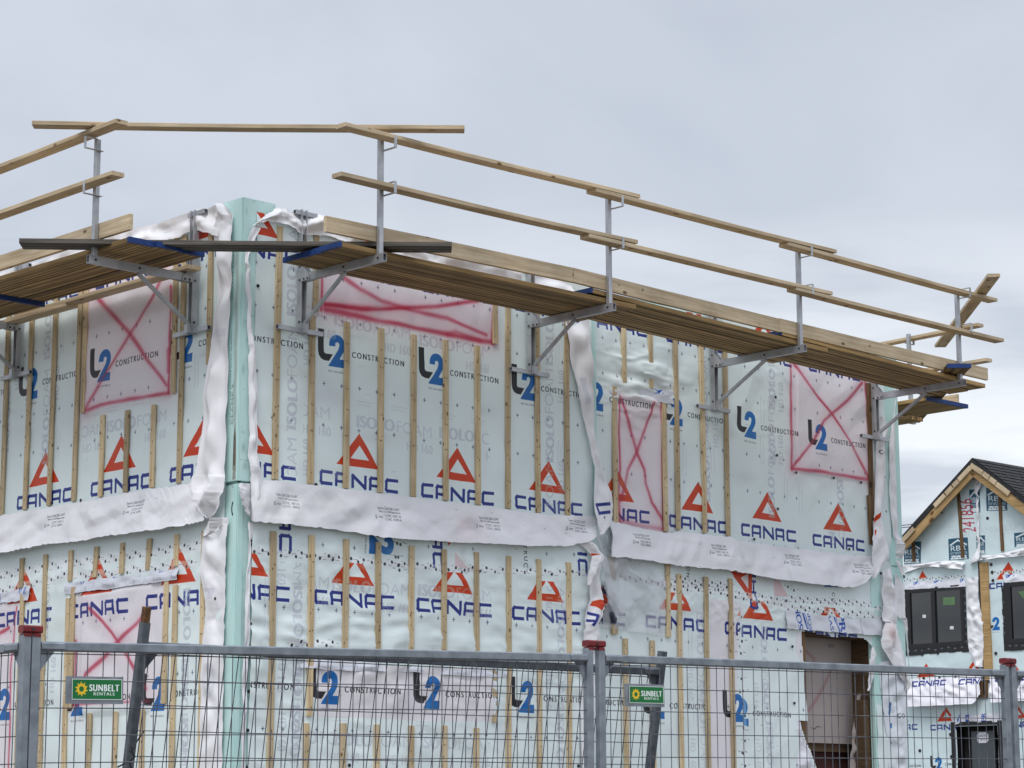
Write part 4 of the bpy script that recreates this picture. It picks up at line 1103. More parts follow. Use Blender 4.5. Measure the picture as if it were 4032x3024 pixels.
caps(FB, wallB, [zh(1003, 583), zh(1015, 1090), zh(1183, 1240), zh(1510, 1287), zh(1748, 1327), zh(1023, 1557), zl(817, 383), zl(1645, 470), zl(1150, 1318), zp(1935, 980), zp(1965, 1628), zl(1920, 680), zh(1888, 900)], .02)
strip(FB, wallB, [zg(1515, 868), zg(1700, 895), zg(1900, 940), zg(2110, 985)], [zg(1560, 985), zg(1700, 1020), zg(1900, 1060), zg(2110, 1090)], (206, 208, 218),
      marks=[tick_marks(FB, [zg(1640, 985), zg(1725, 1005), zg(1795, 1020), zg(1840, 1030), zg(1915, 1045)]), blue_logo(FB, zg(1540, 930), .12, .08), blue_logo(FB, zg(1930, 1000), .12, .06)], seed=8)
lt = [zl(1088, 1000), zl(1350, 1035), zl(1650, 1075), zl(1930, 1085)]; lb = [zl(1105, 1158), zl(1350, 1180), zl(1650, 1205), zl(1928, 1222)]
def bars(cv):
    for p, q in ((zl(1215, 1020), zl(1255, 1170)), (zl(1485, 1030), zl(1530, 1195))):
        a = FB.at(p); b = FB.at(q)
        for o, w__ in ((0, .022), (.035, .008)):
            cv.poly([(a[0] + o, a[1]), (a[0] + o + w__, a[1]), (b[0] + o + w__, b[1]), (b[0] + o, b[1])], (30, 76, 168))
    a = FB.at(zl(1722, 1075)); b = FB.at(zl(1735, 1215)); cv.poly([(a[0], a[1]), (a[0] + .006, a[1]), (b[0] + .006, b[1]), (b[0], b[1])], (90, 90, 100))
strip(FB, wallB, lt, lb, (218, 220, 228), marks=[bars, blue_text(FB, zl(1225, 1165), 'SOPR', .32, .09, R(100), bold=.06), blue_text(FB, zl(1300, 1180), 'SOPRA', .34, .05, R(99), bold=.02),
      blue_text(FB, zl(1440, 1035), 'RASEAL', .38, .055, R(-82), bold=.02), blue_text(FB, zl(1530, 1035), 'PRE', .30, .10, R(-82), bold=.06), blue_text(FB, zl(1912, 1060), 'S', .08, .06, R(-80), bold=.06)], seed=9, out=.03)

# ---- doorway: jambs, hanging membrane, floor plate
inn = empty('doorway', None, wallB)
dx0, dx1 = doorx0, doorx1
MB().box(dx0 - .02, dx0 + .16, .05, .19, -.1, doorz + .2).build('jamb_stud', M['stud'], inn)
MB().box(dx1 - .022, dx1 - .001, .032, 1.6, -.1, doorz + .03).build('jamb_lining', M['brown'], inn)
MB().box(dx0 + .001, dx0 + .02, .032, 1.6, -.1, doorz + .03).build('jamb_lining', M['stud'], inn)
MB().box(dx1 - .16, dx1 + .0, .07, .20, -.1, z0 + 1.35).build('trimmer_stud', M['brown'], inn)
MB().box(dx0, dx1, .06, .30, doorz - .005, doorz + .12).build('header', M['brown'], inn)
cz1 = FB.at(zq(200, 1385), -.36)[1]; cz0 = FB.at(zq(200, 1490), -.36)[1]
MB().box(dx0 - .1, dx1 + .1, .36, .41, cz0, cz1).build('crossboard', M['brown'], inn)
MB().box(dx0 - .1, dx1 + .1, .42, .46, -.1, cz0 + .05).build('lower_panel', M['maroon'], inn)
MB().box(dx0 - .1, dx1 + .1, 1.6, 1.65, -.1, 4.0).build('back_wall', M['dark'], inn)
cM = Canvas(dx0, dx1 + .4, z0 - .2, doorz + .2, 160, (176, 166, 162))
cM.spray([FB.at(zl(1400, 1280)), FB.at(zl(1540, 1420)), FB.at(zq(250, 560))], .02, (150, 92, 98), .5, 3)
cM.spray([FB.at(zq(470, 560)), FB.at(zq(300, 900)), FB.at(zq(200, 1050))], .02, (150, 92, 98), .5, 4)
cM.poly([FB.at(p) for p in (zl(1660, 1290), zl(1715, 1290), zl(1715, 1320), zl(1660, 1320))], (110, 108, 122), .5)
cM.poly([FB.at(p) for p in (zq(215, 1225), zq(255, 1245), zq(290, 1215), zq(345, 1228), zq(290, 1222), zq(255, 1255))], (20, 20, 20), 1)
mM = img_mat('membrane seen from behind', cM, .6)
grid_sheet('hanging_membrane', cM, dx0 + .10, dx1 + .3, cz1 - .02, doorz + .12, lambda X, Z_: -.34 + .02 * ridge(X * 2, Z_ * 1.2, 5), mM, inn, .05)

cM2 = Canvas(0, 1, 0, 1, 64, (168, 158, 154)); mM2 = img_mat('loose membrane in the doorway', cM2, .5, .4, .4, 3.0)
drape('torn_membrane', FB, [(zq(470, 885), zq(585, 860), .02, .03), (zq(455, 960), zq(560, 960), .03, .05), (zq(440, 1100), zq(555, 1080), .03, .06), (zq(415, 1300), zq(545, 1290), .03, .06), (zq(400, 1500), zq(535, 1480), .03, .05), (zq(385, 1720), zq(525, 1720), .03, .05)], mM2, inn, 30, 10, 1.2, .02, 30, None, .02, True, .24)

# ================================================================== loose membrane: folds, flaps and skirts
def printed(fr, bbox, fn, base=PALE, res=220):
    cv = small_canvas(fr, bbox, base, res); fn(cv); return cv, img_mat('printed flap', cv, .5, .2)
# skirt of wall A
sk_top = [zj(195, 190), zj(400, 205), zj(712, 238), zj(1025, 276), zj(1325, 316), zj(1612, 352), zj(1897, 385), zj(2172, 420), zk(450, 240), zk(715, 270), zk(970, 290), zk(1195, 292), zk(1222, 330)]
sk_bot = [zj(207, 555), zj(400, 575), zj(700, 603), zj(1000, 640), zj(1300, 690), zj(1600, 715), zj(1897, 735), zj(2172, 748), zk(450, 542), zk(715, 553), zk(970, 550), zk(1180, 500), zk(1222, 440)]
cS = small_canvas(FA, [(950, 1840), (2420, 2200)], (236, 235, 239), 300)
for p in (zj(375, 432), zj(1270, 545), zj(2155, 625), zk(950, 425)):
    x, z = FA.at(p, .04); pr_skirt(cS, x, z)
cS.blot(*FA.at(zk(60, 400)), .2, .15, (236, 206, 212), .4)
scuffs(cS, 26, 4)
mS = img_mat('skirt print', cS, .55, .48)
drape('skirt_sheet', FA, [(a, b, .034, .105 + .02 * math.sin(i * 1.7)) for i, (a, b) in enumerate(zip(sk_top, sk_bot))], mS, wallA, 150, 16, .6, .012, 2, cS, .009)
# skirt of wall B
skb_t = [zk(1330, 330), zk(1500, 372), zk(1822, 440), zk(1932, 425), zk(2163, 452), zl(600, 362), zl(700, 395), zl(1000, 440), zl(1400, 488), zl(1700, 520), zl(1850, 530)]
skb_b = [zk(1350, 650), zk(1510, 655), zk(1822, 705), zk(1932, 722), zk(2163, 745), zl(600, 655), zl(700, 668), zl(1000, 725), zl(1400, 775), zl(1700, 796), zl(1850, 700)]
cSB = small_canvas(FB, [(2380, 2000), (3460, 2330)], (236, 235, 239), 300)
for p in (zk(1500, 545), zl(418, 523), zl(1062, 607), zl(1675, 685)):
    x, z = FB.at(p, .04); pr_skirt(cSB, x, z)
scuffs(cSB, 26, 5)
mSB = img_mat('skirt print', cSB, .55, .3)
cSB.blot(*FB.at(zl(780, 610)), .1, .1, (232, 170, 170), .5)
drape('skirt_sheet', FB, [(a, b, .034, .11 + .02 * math.sin(i * 1.9)) for i, (a, b) in enumerate(zip(skb_t, skb_b))], mSB, wallB, 150, 16, .6, .012, 4, cSB, .009)
# skirt of wall L
skl_t = [(-260, 2072), (0, 2030), (95, 2014), (190, 1998), (287, 1980), (391, 1962), (490, 1943), (595, 1926), (702, 1909), (752, 1900)]
skl_b = [zi(-560, 925), zi(0, 835), zi(180, 800), zi(400, 760), zi(650, 735), zi(900, 690), zi(1200, 650), zi(1500, 605), zi(1690, 575), zi(1785, 548)]
cSL = small_canvas(FL, [(-300, 1880), (830, 2260)], (236, 235, 239), 300)
for p in (zi(412, 625), zi(1110, 515), zi(-290, 740)):
    x, z = FL.at(p, .05); pr_skirt(cSL, x, z, 1.03)
scuffs(cSL, 26, 6)
mSL = img_mat('skirt print', cSL, .55, .48)
drape('skirt_sheet', FL, [(a, b, .034, .125 + .015 * math.sin(i * 1.3)) for i, (a, b) in enumerate(zip(skl_t, skl_b))], mSL, wallL, 150, 16, .6, .012, 6, cSL, .009)
# corner flap of the left face
rows = [((858, 812), (884, 800), .05, .03), ((848, 850), (908, 838), .07, .04), ((848, 875), (914, 875), .06, .05), ((842, 942), (916, 942), .05, .05), ((850, 1010), (914, 1010), .05, .05), ((858, 1100), (911, 1100), .05, .05), ((836, 1303), (902, 1303), .06, .05), ((814, 1434), (895, 1434), .07, .05),
        ((796, 1665), (888, 1665), .09, .06), ((770, 1846), (885, 1846), .13, .06), ((755, 1880), (886, 1880), .15, .07), ((751, 1930), (878, 1930), .17, .08), ((760, 1975), (864, 1962), .16, .09), ((783, 2006), (852, 2002), .13, .09), ((805, 2040), (815, 2040), .10, .09)]
def fl1(cv):
    cv.poly([FL.at(p) for p in (ze(1885, 450), ze(2000, 430), ze(2000, 500), ze(1885, 515))], (205, 203, 216), .35)
cF, mF = printed(FL, [(700, 780), (960, 2060)], fl1, (238, 237, 240))
drape('corner_flap', FL, rows, mF, wallL, 70, 16, 1.3, .028, 3, cF, .02)
rows = [((826, 2042), (895, 2034), .06, .04), ((797, 2116), (892, 2110), .07, .03), ((790, 2252), (888, 2252), .06, .02), ((808, 2365), (886, 2365), .05, .02), ((801, 2455), (885, 2455), .05, .02), ((797, 2540), (882, 2540), .05, .02), ((790, 2776), (878, 2776), .06, .02), ((785, 3060), (873, 3060), .06, .02)]
def fl2(cv):
    cv.poly([FL.at(p) for p in (zi(1808, 1150), zi(1905, 1140), zi(1880, 1240), zi(1850, 1240), zi(1860, 1180), zi(1810, 1175))], (206, 204, 222), .6)
    cv.poly([FL.at(p) for p in (zn(105, 570), zn(160, 570), zn(150, 850), zn(110, 930), zn(40, 900), zn(100, 820))], (212, 212, 222), .5)
cF, mF = printed(FL, [(740, 2020), (960, 3080)], fl2, (238, 237, 240))
drape('corner_flap', FL, rows, mF, wallL, 60, 14, 1.0, .016, 5, cF, .012)
drape('corner_flap', FL, [(zi(1830, 520), zi(1940, 528), .12, .06), (zi(1822, 600), zi(1925, 580), .10, .05), (zi(1815, 655), zi(1890, 645), .09, .05), (zi(1750, 695), zi(1790, 690), .08, .07)], M['white'], wallL, 16, 8, .6, .02, 8)
# fold over the top of the left face
rows = [((884, 800), (862, 930), .04, .06), ((820, 815), (810, 915), .05, .05), ((760, 831), (756, 909), .05, .06), ((690, 856), (690, 938), .04, .06), ((600, 885), (606, 955), .04, .07), ((500, 907), (500, 980), .03, .07), ((394, 940), (400, 1010), .03, .06), ((200, 1010), (200, 1075), .03, .06), ((0, 1075), (0, 1150), .03, .06), ((-200, 1150), (-200, 1220), .03, .06)]
drape('top_fold', FL, rows, M['white'], wallL, 80, 8, .7, .016, 9, None, .022)
cR, mR = printed(FL, [(730, 860), (900, 960)], lambda cv: cv.poly([[FL.at(p) for p in (za(1870, 1040), za(1735, 1215), za(1890, 1215), za(1915, 1090))], [FL.at(p) for p in (za(1815, 1095), za(1770, 1165), za(1830, 1160))]], RED), (226, 226, 234))
# fold over the top of wall A
rows = [(zb(-20, 1085), zb(20, 1075), .03, .05), (zb(90, 1000), zb(60, 1045), .03, .06), (zb(208, 928), zb(200, 1045), .04, .08), (zb(330, 955), zb(335, 1085), .04, .07), (zb(420, 978), zb(400, 1150), .03, .06), (zb(560, 990), zb(560, 1165), .03, .06), (zb(640, 1010), zb(660, 1168), .03, .06), (zb(800, 1075), zb(790, 1215), .03, .06), (zb(1000, 1125), zb(960, 1270), .03, .05), (zb(1500, 1235), zb(1480, 1400), .03, .05), (zb(2210, 1400), zb(2200, 1560), .03, .05), (zc(560, 1160), zc(560, 1310), .03, .05)]
drape('top_fold', FA, rows, M['white'], wallA, 90, 8, .8, .02, 11, None, .03)
# printed triangle under the fold is on the wrap; the curled cut edge of wall A
rows = [(zb(-20, 1090), zb(60, 1100), .03, .05), ((968, 1000), (985, 1000), .03, .05), ((970, 1100), (986, 1100), .03, .05), ((978, 1317), (997, 1317), .03, .05), ((979, 1425), (1008, 1425), .03, .05), ((981, 1665), (1013, 1665), .03, .05), ((981, 1800), (1018, 1800), .03, .05), ((986, 1880), (1030, 1890), .03, .05), ((991, 2050), (1020, 2052), .05, .07)]
drape('cut_edge', FA, rows, M['white'], wallA, 60, 8, .6, .014, 12)
drape('curled_edge', FA, [(zj(95, 228), zj(192, 228), .06, .03), (zj(92, 270), zj(195, 300), .09, .03), (zj(100, 350), zj(200, 400), .08, .04), (zj(130, 440), zj(205, 480), .06, .04), (zj(160, 500), zj(206, 556), .05, .05)], M['white'], wallA, 24, 10, .6, .018, 13)
drape('cut_edge', FA, [(zj(170, 560), zj(215, 570), .03, .03), (zj(165, 800), zj(190, 800), .025, .03), (zj(150, 1200), zj(188, 1200), .025, .03), (zj(140, 1640), zj(185, 1640), .025, .03), (zn(410, 700), zn(460, 700), .025, .03), (zn(395, 1700), zn(440, 1700), .025, .03)], M['white'], wallA, 40, 6, .5, .008, 14)
# flap hanging at the step
rows = [((2226, 1250), (2319, 1262), .03, .05), ((2249, 1416), (2331, 1416), .05, .06), ((2279, 1552), (2337, 1552), .06, .06), ((2308, 1688), (2342, 1688), .06, .06), ((2329, 1778), (2356, 1778), .06, .06), ((2342, 1850), (2374, 1850), .07, .05), ((2340, 1900), (2392, 1900), .08, .04), ((2340, 1959), (2408, 1959), .09, .04), ((2345, 2013), (2410, 2013), .10, .04), ((2352, 2062), (2404, 2067), .10, .06), ((2360, 2104), (2370, 2106), .09, .08)]
def fl3(cv):
    st = [zk(1330, 185), zk(1215, 195), zk(1235, 268), zk(1340, 255)]
    for s_ in stroke([FA.at(p, .08) for p in st], .032): cv.poly(s_, BLUE)
    cv.poly([FA.at(p, .06) for p in (zg(1300, 855), zg(1345, 850), zg(1365, 1080), zg(1335, 1090))], (196, 200, 214), .55)
    pr_plus(cv, *FA.at(zk(1282, 305), .08))
cF, mF = printed(FA, [(2190, 1220), (2460, 2130)], fl3, (238, 237, 240))
drape('step_flap', FA, rows, mF, wallA, 60, 14, .8, .022, 15, cF, .014)
MB().box(FA.at(zg(1340, 800))[0], ASTEP + .0, -.004, .05, ZB + .01, TOP - .04).build('foam_board', M['foam'], wallA)
rows = [((2276, 2138), (2335, 2136), .04, .05), ((2322, 2180), (2376, 2190), .06, .09), ((2326, 2215), (2366, 2222), .07, .10), ((2318, 2270), (2362, 2270), .09, .09), ((2325, 2340), (2376, 2352), .08, .08), ((2322, 2375), (2377, 2380), .08, .08), ((2310, 2410), (2375, 2410), .08, .08), ((2303, 2465), (2360, 2470), .07, .07), ((2298, 2528), (2363, 2528), .06, .06), ((2292, 2700), (2352, 2700), .04, .04), ((2288, 3060), (2345, 3060), .03, .03)]
def fl4(cv):
    arc = [FA.at(p, .07) for p in (zk(1155, 1072), zk(1190, 1035), zk(1240, 1022), zk(1278, 1030), zk(1275, 1070), zk(1250, 1122), zk(1205, 1085))]
    cv.poly(arc, RED)
    cv.poly([FA.at(p, .06) for p in (zk(1150, 620), zk(1230, 628), zk(1160, 645))], RED)
    for s_ in stroke([FA.at(p, .07) for p in (zk(1140, 1140), zk(1205, 1165), zk(1160, 1240))], .03): cv.poly(s_, BLUE)
    for s_ in stroke([FA.at(p, .07) for p in (zk(1130, 1205), zk(1170, 1212))], .026): cv.poly(s_, BLUE)
cF, mF = printed(FA, [(2240, 2110), (2430, 3080)], fl4, (238, 237, 240))
drape('step_flap', FA, rows, mF, wallA, 70, 14, .8, .024, 16, cF, .016)
drape('step_flap', FA, [(zk(1180, 640), zk(1275, 645), .10, .12), (zk(1160, 720), zk(1245, 720), .12, .13), (zk(1145, 800), zk(1205, 800), .13, .12), (zk(1137, 880), zk(1170, 870), .12, .12), (zk(1142, 903), zk(1152, 900), .11, .11)], M['white'], wallA, 24, 10, .5, .02, 17)
# clear sheet with a dark tarpaulin behind it
rows = [(zk(1205, 470), zk(1335, 455), .05, .04), (zk(1240, 560), zk(1345, 560), .06, .04), (zk(1265, 640), zk(1500, 660), .07, .04), (zk(1280, 720), zk(1700, 730), .07, .04), (zk(1290, 860), zk(1815, 870), .07, .03), (zk(1310, 1000), zk(1815, 1000), .07, .03), (zk(1270, 1150), zk(1812, 1180), .06, .03), (zk(1255, 1260), zk(1808, 1340), .04, .03)]
po = drape('clear_sheet', FB, rows, M['poly'], wallB, 60, 40, 2.5, .016, 18, None, .03)
drape('clear_sheet', FB, [(zk(1240, 640), zk(1300, 640), .12, .10), (zk(1262, 760), zk(1325, 760), .13, .10), (zk(1270, 900), zk(1380, 900), .13, .08), (zk(1330, 1060), zk(1425, 1040), .11, .07), (zk(1390, 1180), zk(1440, 1150), .09, .06)], M['poly'], wallB, 30, 12, 1.5, .02, 19, None, .03)
drape('tarpaulin', FB, [(zk(1266, 870), zk(1280, 860), .03, .03), (zk(1262, 960), zk(1310, 960), .03, .03), (zk(1262, 1060), zk(1335, 1040), .03, .03), (zk(1235, 1130), zk(1385, 1120), .03, .03), (zk(1235, 1195), zk(1385, 1200), .03, .03), (zk(1330, 1215), zk(1372, 1235), .03, .03)], M['tarp'], wallB, 24, 10, 1.0, .012, 20, None, .02)
MB().box(*[FB.at(zk(1330, 1250))[0], FB.at(zk(1378, 1250))[0]], -.035, -.012, FB.at(zk(1350, 1320))[1], FB.at(zk(1350, 1235))[1]).build('wood_block', M['batten'], wallB)
bat(FB, wallB, zk(1368, 830), zk(1345, 640), w_=.07)
# right end of the long wall
MB().box(FB.at((3485, 1700))[0], SEND, -.006, .05, ZB - .02, TOP - .02).build('foam_board', M['foam'], wallB)
MB().box(FB.at((3438, 2700))[0], FB.at((3474, 2700))[0], -.012, .05, -.1, ZB - .03).build('foam_board', M['foam'], wallB)
MB().box(FB.at((3474, 2700))[0], SEND, .0, .05, -.1, ZB - .03).build('foam_board', M['foam'], wallB)
def fl5(cv):
    cv.poly([FB.at(p, .05) for p in (zr(160, 650), zr(163, 690), zr(105, 790), zr(104, 720))], RED)
    cv.poly([FB.at(p, .05) for p in (zr(100, 835), zr(125, 822), zr(120, 850), zr(98, 885))], RED)
    x, z = FB.at(zr(168, 90), .05); cv.text('CC', (x, z), (.10, -.012), (0, .052), INK, 1, .018, 1.6)
    cv.poly([FB.at(p, .05) for p in (zh(1868, 885), zh(1880, 885), zh(1880, 1060), zh(1872, 1055))], BLUE)
cF, mF = printed(FB, [(3400, 1480), (3530, 2320)], fl5, (238, 237, 240))
rows = [((3452, 1640), (3480, 1640), .03, .04), ((3452, 1700), (3494, 1690), .03, .05), ((3448, 1750), (3484, 1750), .03, .05), ((3446, 1912), (3482, 1912), .03, .05), ((3442, 2014), (3468, 2014), .04, .05), ((3440, 2072), (3480, 2070), .05, .08), ((3436, 2120), (3490, 2120), .07, .09), ((3434, 2176), (3498, 2180), .08, .09), ((3436, 2225), (3477, 2225), .08, .08), ((3434, 2278), (3445, 2278), .07, .07)]
drape('end_flap', FB, rows, mF, wallB, 50, 12, 1.0, .02, 21, cF, .016)
drape('end_flap', FB, [(zr(190, 1220), zr(255, 1190), .05, .05), (zr(190, 1300), zr(262, 1300), .06, .07), (zr(185, 1400), zr(300, 1380), .06, .09), (zr(190, 1500), zr(335, 1480), .07, .09), (zq(745, 0), zq(900, 0), .08, .10), (zq(737, 100), zq(888, 110), .08, .10), (zq(760, 128), zq(868, 138), .08, .09)], M['white'], wallB, 36, 12, 1.0, .026, 22, None, .02)
def fl6(cv):
    cv.blot(*FB.at(zq(810, 260), .09), .09, .12, (198, 150, 146), .55)
    cv.text('F', FB.at(zq(830, 500), .09), (.10, .03), (-.03, .10), (176, 178, 208), .5, .05)
cF, mF = printed(FB, [(3440, 2380), (3620, 2800)], fl6, (238, 237, 240))
rows = [(zq(770, 128), zq(875, 130), .07, .08), (zq(735, 220), zq(900, 230), .09, .10), (zq(722, 350), zq(925, 340), .10, .10), (zq(750, 430), zq(950, 440), .10, .10), (zq(830, 560), zq(985, 560), .09, .09), (zq(900, 680), zq(1015, 690), .08, .08), (zq(960, 760), zq(1026, 765), .07, .07), (zq(975, 850), zq(1012, 830), .06, .06)]
drape('end_flap', FB, rows, mF, wallB, 44, 12, .9, .024, 23, cF, .016)
# wrap of the end wall, billowing past the corner
FE = Frame(K2 + Wv * STEP + U * SEND, AL + PI / 2)
endw = MB().box(0.03, 8.3, .0, .04, -.2, TOP - .03).build('wall', M['foam'], house, child_m(FE))
rows = [(zh(2030, 500), zh(2040, 560), .01, .02), (zh(2040, 640), zh(2045, 645), .01, .01), (zr(252, 0), zr(308, 0), .02, .02), (zr(252, 300), zr(315, 300), .02, .03), (zr(258, 600), zr(326, 600), .02, .04), (zr(290, 850), zr(345, 850), .03, .05), (zr(308, 930), zr(392, 945), .03, .12), (zr(312, 970), zr(402, 968), .03, .14), (zr(316, 1040), zr(396, 1040), .03, .12), (zr(316, 1108), zr(382, 1104), .03, .08)]
drape('end_flap', FB, rows, M['white'], wallB, 44, 10, .8, .014, 24, None, .012)
drape('end_flap', FB, [(zr(310, 1125), zr(340, 1125), .02, .04), (zr(325, 1170), zr(388, 1190), .03, .08), (zr(350, 1230), zr(385, 1280), .04, .07), (zr(372, 1270), zr(386, 1290), .05, .06)], M['white'], wallB, 16, 8, .6, .014, 25)
drape('end_flap', FB, [(zr(300, 1260), zr(330, 1260), .02, .03), (zr(310, 1400), zr(388, 1400), .02, .04), (zr(335, 1659), zr(405, 1659), .02, .05), (zq(930, 100), zq(985, 100), .02, .06), (zq(975, 330), zq(1000, 330), .02, .05), (zq(1000, 650), zq(1012, 650), .02, .04)], M['white'], wallB, 40, 8, .8, .012, 26)
def fl7(cv):
    cv.poly([FB.at(p, .03) for p in (zq(797, 965), zq(815, 985), zq(822, 1080), zq(815, 1130), zq(803, 1100))], B2)
    cv.poly([FB.at(p, .03) for p in (zq(820, 1190), zq(832, 1190), zq(832, 1245), zq(818, 1245))], B2)
    x, z = FB.at(zq(872, 1138), .03); cv.text('CO', (x, z), (.14, 0), (0, .055), INK, .9, .018, 1.5)
    for p in (zq(948, 832), zq(825, 1405)): pr_plus(cv, *FB.at(p, .03))
cF, mF = printed(FB, [(3440, 2600), (3620, 3080)], fl7, (224, 229, 236))
rows = [(zq(690, 560), zq(960, 480), .02, .05), (zq(700, 700), zq(985, 700), .02, .05), (zq(722, 900), zq(990, 890), .02, .05), (zq(740, 1100), zq(992, 1050), .02, .05), (zq(770, 1300), zq(998, 1300), .02, .05), (zq(790, 1500), zq(1000, 1500), .02, .05), (zq(800, 1720), zq(1002, 1720), .02, .05)]
drape('end_flap', FB, rows, mF, wallB, 50, 14, 1.1, .018, 27, cF, .014)
drape('end_flap', FB, [(zq(625, 385), zq(640, 400), .03, .03), (zq(598, 520), zq(655, 480), .03, .05), (zq(590, 650), zq(648, 640), .03, .05), (zq(578, 780), zq(625, 770), .03, .04), (zq(575, 855), zq(590, 850), .03, .03)], M['white'], wallB, 30, 8, .5, .012, 28)
cF, mF = printed(FB, [(3100, 2380), (3260, 3080)], lambda cv: None, (226, 226, 235))
drape('door_flap', FB, [(zp(1960, 1165), zp(1990, 1175), .02, .03), (zp(1960, 1250), zp(2020, 1300), .02, .05), (zp(1960, 1400), zp(2075, 1440), .02, .06), (zp(1960, 1560), zp(2120, 1600), .02, .06), (zp(1960, 1720), zp(2165, 1730), .02, .06)], mF, wallB, 30, 10, .8, .014, 29)
# roof slab so no light leaks through
MB().box(.05, ASTEP - .02, .10, 8.4, TOP - .03, TOP - .005).box(ASTEP - .02, SEND - .02, .2, 8.4, TOP - .03, TOP - .008).build('roof_deck', M['osb'], house)

# ================================================================== SCAFFOLD
ARM = CAMZ + 4.792            # axis height of the arms
def bracket_mesh_parts(inner=0.0):
    """origin on the wall at arm height, outward is -y"""
    ps = []
    ch = MB().box(-.030, -.024, -.095, -.035, -.50, .63).box(.024, .030, -.095, -.035, -.50, .63).box(-.024, .024, -.041, -.035, -.50, .63)
    if inner: ch = MB().box(-.030, -.024, -.095 + inner, -.035 + inner, -.50, .63).box(.024, .030, -.095 + inner, -.035 + inner, -.50, .63).box(-.024, .024, -.041 + inner, -.035 + inner, -.50, .63)
    ps.append(('wall_channel', ch, 'alu'))
    def rtube(m_, y0_, y1_, hw, z0_, z1_, t=.004):
        m_.box(-hw, hw, y0_, y1_, z1_ - t, z1_).box(-hw, hw, y0_, y1_, z0_, z0_ + t).box(-hw, -hw + t, y0_, y1_, z0_ + t, z1_ - t).box(hw - t, hw, y0_, y1_, z0_ + t, z1_ - t); return m_
    ps.append(('arm', rtube(MB(), -1.185, -.045 + inner, .022, -.036, .036), 'alu'))
    ps.append(('strut', MB().bar((0, -.07 + inner, -.44), (0, -.66, -.045), .026, .034, (0, 0, 1), .002), 'alu'))
    g_ = MB()
    for sx in (-.034, .030):
        k = len(g_.v); pts = [(-.05, -.036), (-.20, -.036), (-.20, .0), (-.10, .12), (-.05, .12)]
        for xx in (sx, sx + .004): g_.v += [(xx, y + inner, z) for y, z in pts]
        g_.f += [(k, k + 1, k + 2, k + 3, k + 4), (k + 9, k + 8, k + 7, k + 6, k + 5)] + [(k + i, k + (i + 1) % 5, k + 5 + (i + 1) % 5, k + 5 + i) for i in range(5)]
    ps.append(('gusset_plate', g_, 'alu'))
    def sqt(m_, x0_, x1_, yc, zc_, h_=.02, t=.004):
        m_.box(x0_, x1_, yc - h_, yc + h_, zc_ + h_ - t, zc_ + h_).box(x0_, x1_, yc - h_, yc + h_, zc_ - h_, zc_ - h_ + t).box(x0_, x1_, yc - h_, yc - h_ + t, zc_ - h_ + t, zc_ + h_ - t).box(x0_, x1_, yc + h_ - t, yc + h_, zc_ - h_ + t, zc_ + h_ - t); return m_
    ps.append(('foot_bar', sqt(MB(), -.27, .24, -.058 + inner, -.475), 'alu'))
    ps.append(('head_bar', sqt(MB(), -.09, .16, -.058 + inner, .60), 'alu'))
    ps.append(('strut_socket', MB().box(-.026, .026, -.135 + inner, -.097 + inner, -.50, -.42), 'alu'))
    ps.append(('guard_post', MB().bar((0, -1.12, .037), (0, -1.12, 1.075), .044, .044, (0, 1, 0), .003), 'alu'))
    b_ = MB()
    for y, z in ((-1.12, 0), (-.66, .0), (-.07, -.02), (-.13, -.02), (-.18, -.02), (-.07, .10), (-.07, -.40)):
        b_.disc((-.031 if y > -.3 else -.022, y + (inner if y > -.3 else 0), z), .011, (-1, 0, 0), .006, 8); b_.disc((.031 if y > -.3 else .022, y + (inner if y > -.3 else 0), z), .011, (1, 0, 0), .006, 8)
    ps.append(('bolt', b_, 'bolt'))
    for zz in (.965, .560):
        h_ = MB(); t = .005
        h_.box(.023, .053, -1.275, -1.09, zz, zz + t).box(.023, .053, -1.275, -1.27, zz + t, zz + .105).box(.023, .053, -1.27, -1.15, zz + .100, zz + .105)
        ps.append(('rail_hook', h_, 'alu'))
    return ps
BR = {}
def bracket(fr, x, label, inner=0.0, dz=0.0, group='aluminium scaffold brackets on the house walls', tagged=False):
    key = inner
    root = empty('scaffold_bracket', fr.m @ Matrix.Translation((x, 0, ARM + dz)))
    tag(root, label, 'scaffold bracket', group)
    if key not in BR: BR[key] = [(n, m_.mesh(n, M[mt])) for n, m_, mt in bracket_mesh_parts(inner)]
    for n, me in BR[key]:
        o = place(n, me, root)
        if n == 'bolt': o['kind'] = 'stuff'
    if tagged:
        MB().box(-.012, .012, -.0425, -.0415, .28, .50).build('warning_label', M['strap'], root)
    return root
bracket(FA, .625, 'aluminium bracket and guard post nearest the corner on the long wall', tagged=True)
bracket(FA, 3.495, 'aluminium bracket in the middle of the long wall, left of the hanging corner flap', tagged=True)
bracket(FA, 6.348, 'third aluminium bracket along the long wall, right of the narrow red marked window', .12)
bracket(FA, 9.15, 'last aluminium bracket at the right end of the long wall, beside the crossed out window', .12)
bracket(FL, -.622, 'aluminium bracket right of the crossed out window on the left face')
bracket(FL, -3.47, 'aluminium bracket cut off by the left edge of the picture')
bracket(FE, .62, 'aluminium bracket of the end wall seen beyond the right corner', 0.0)

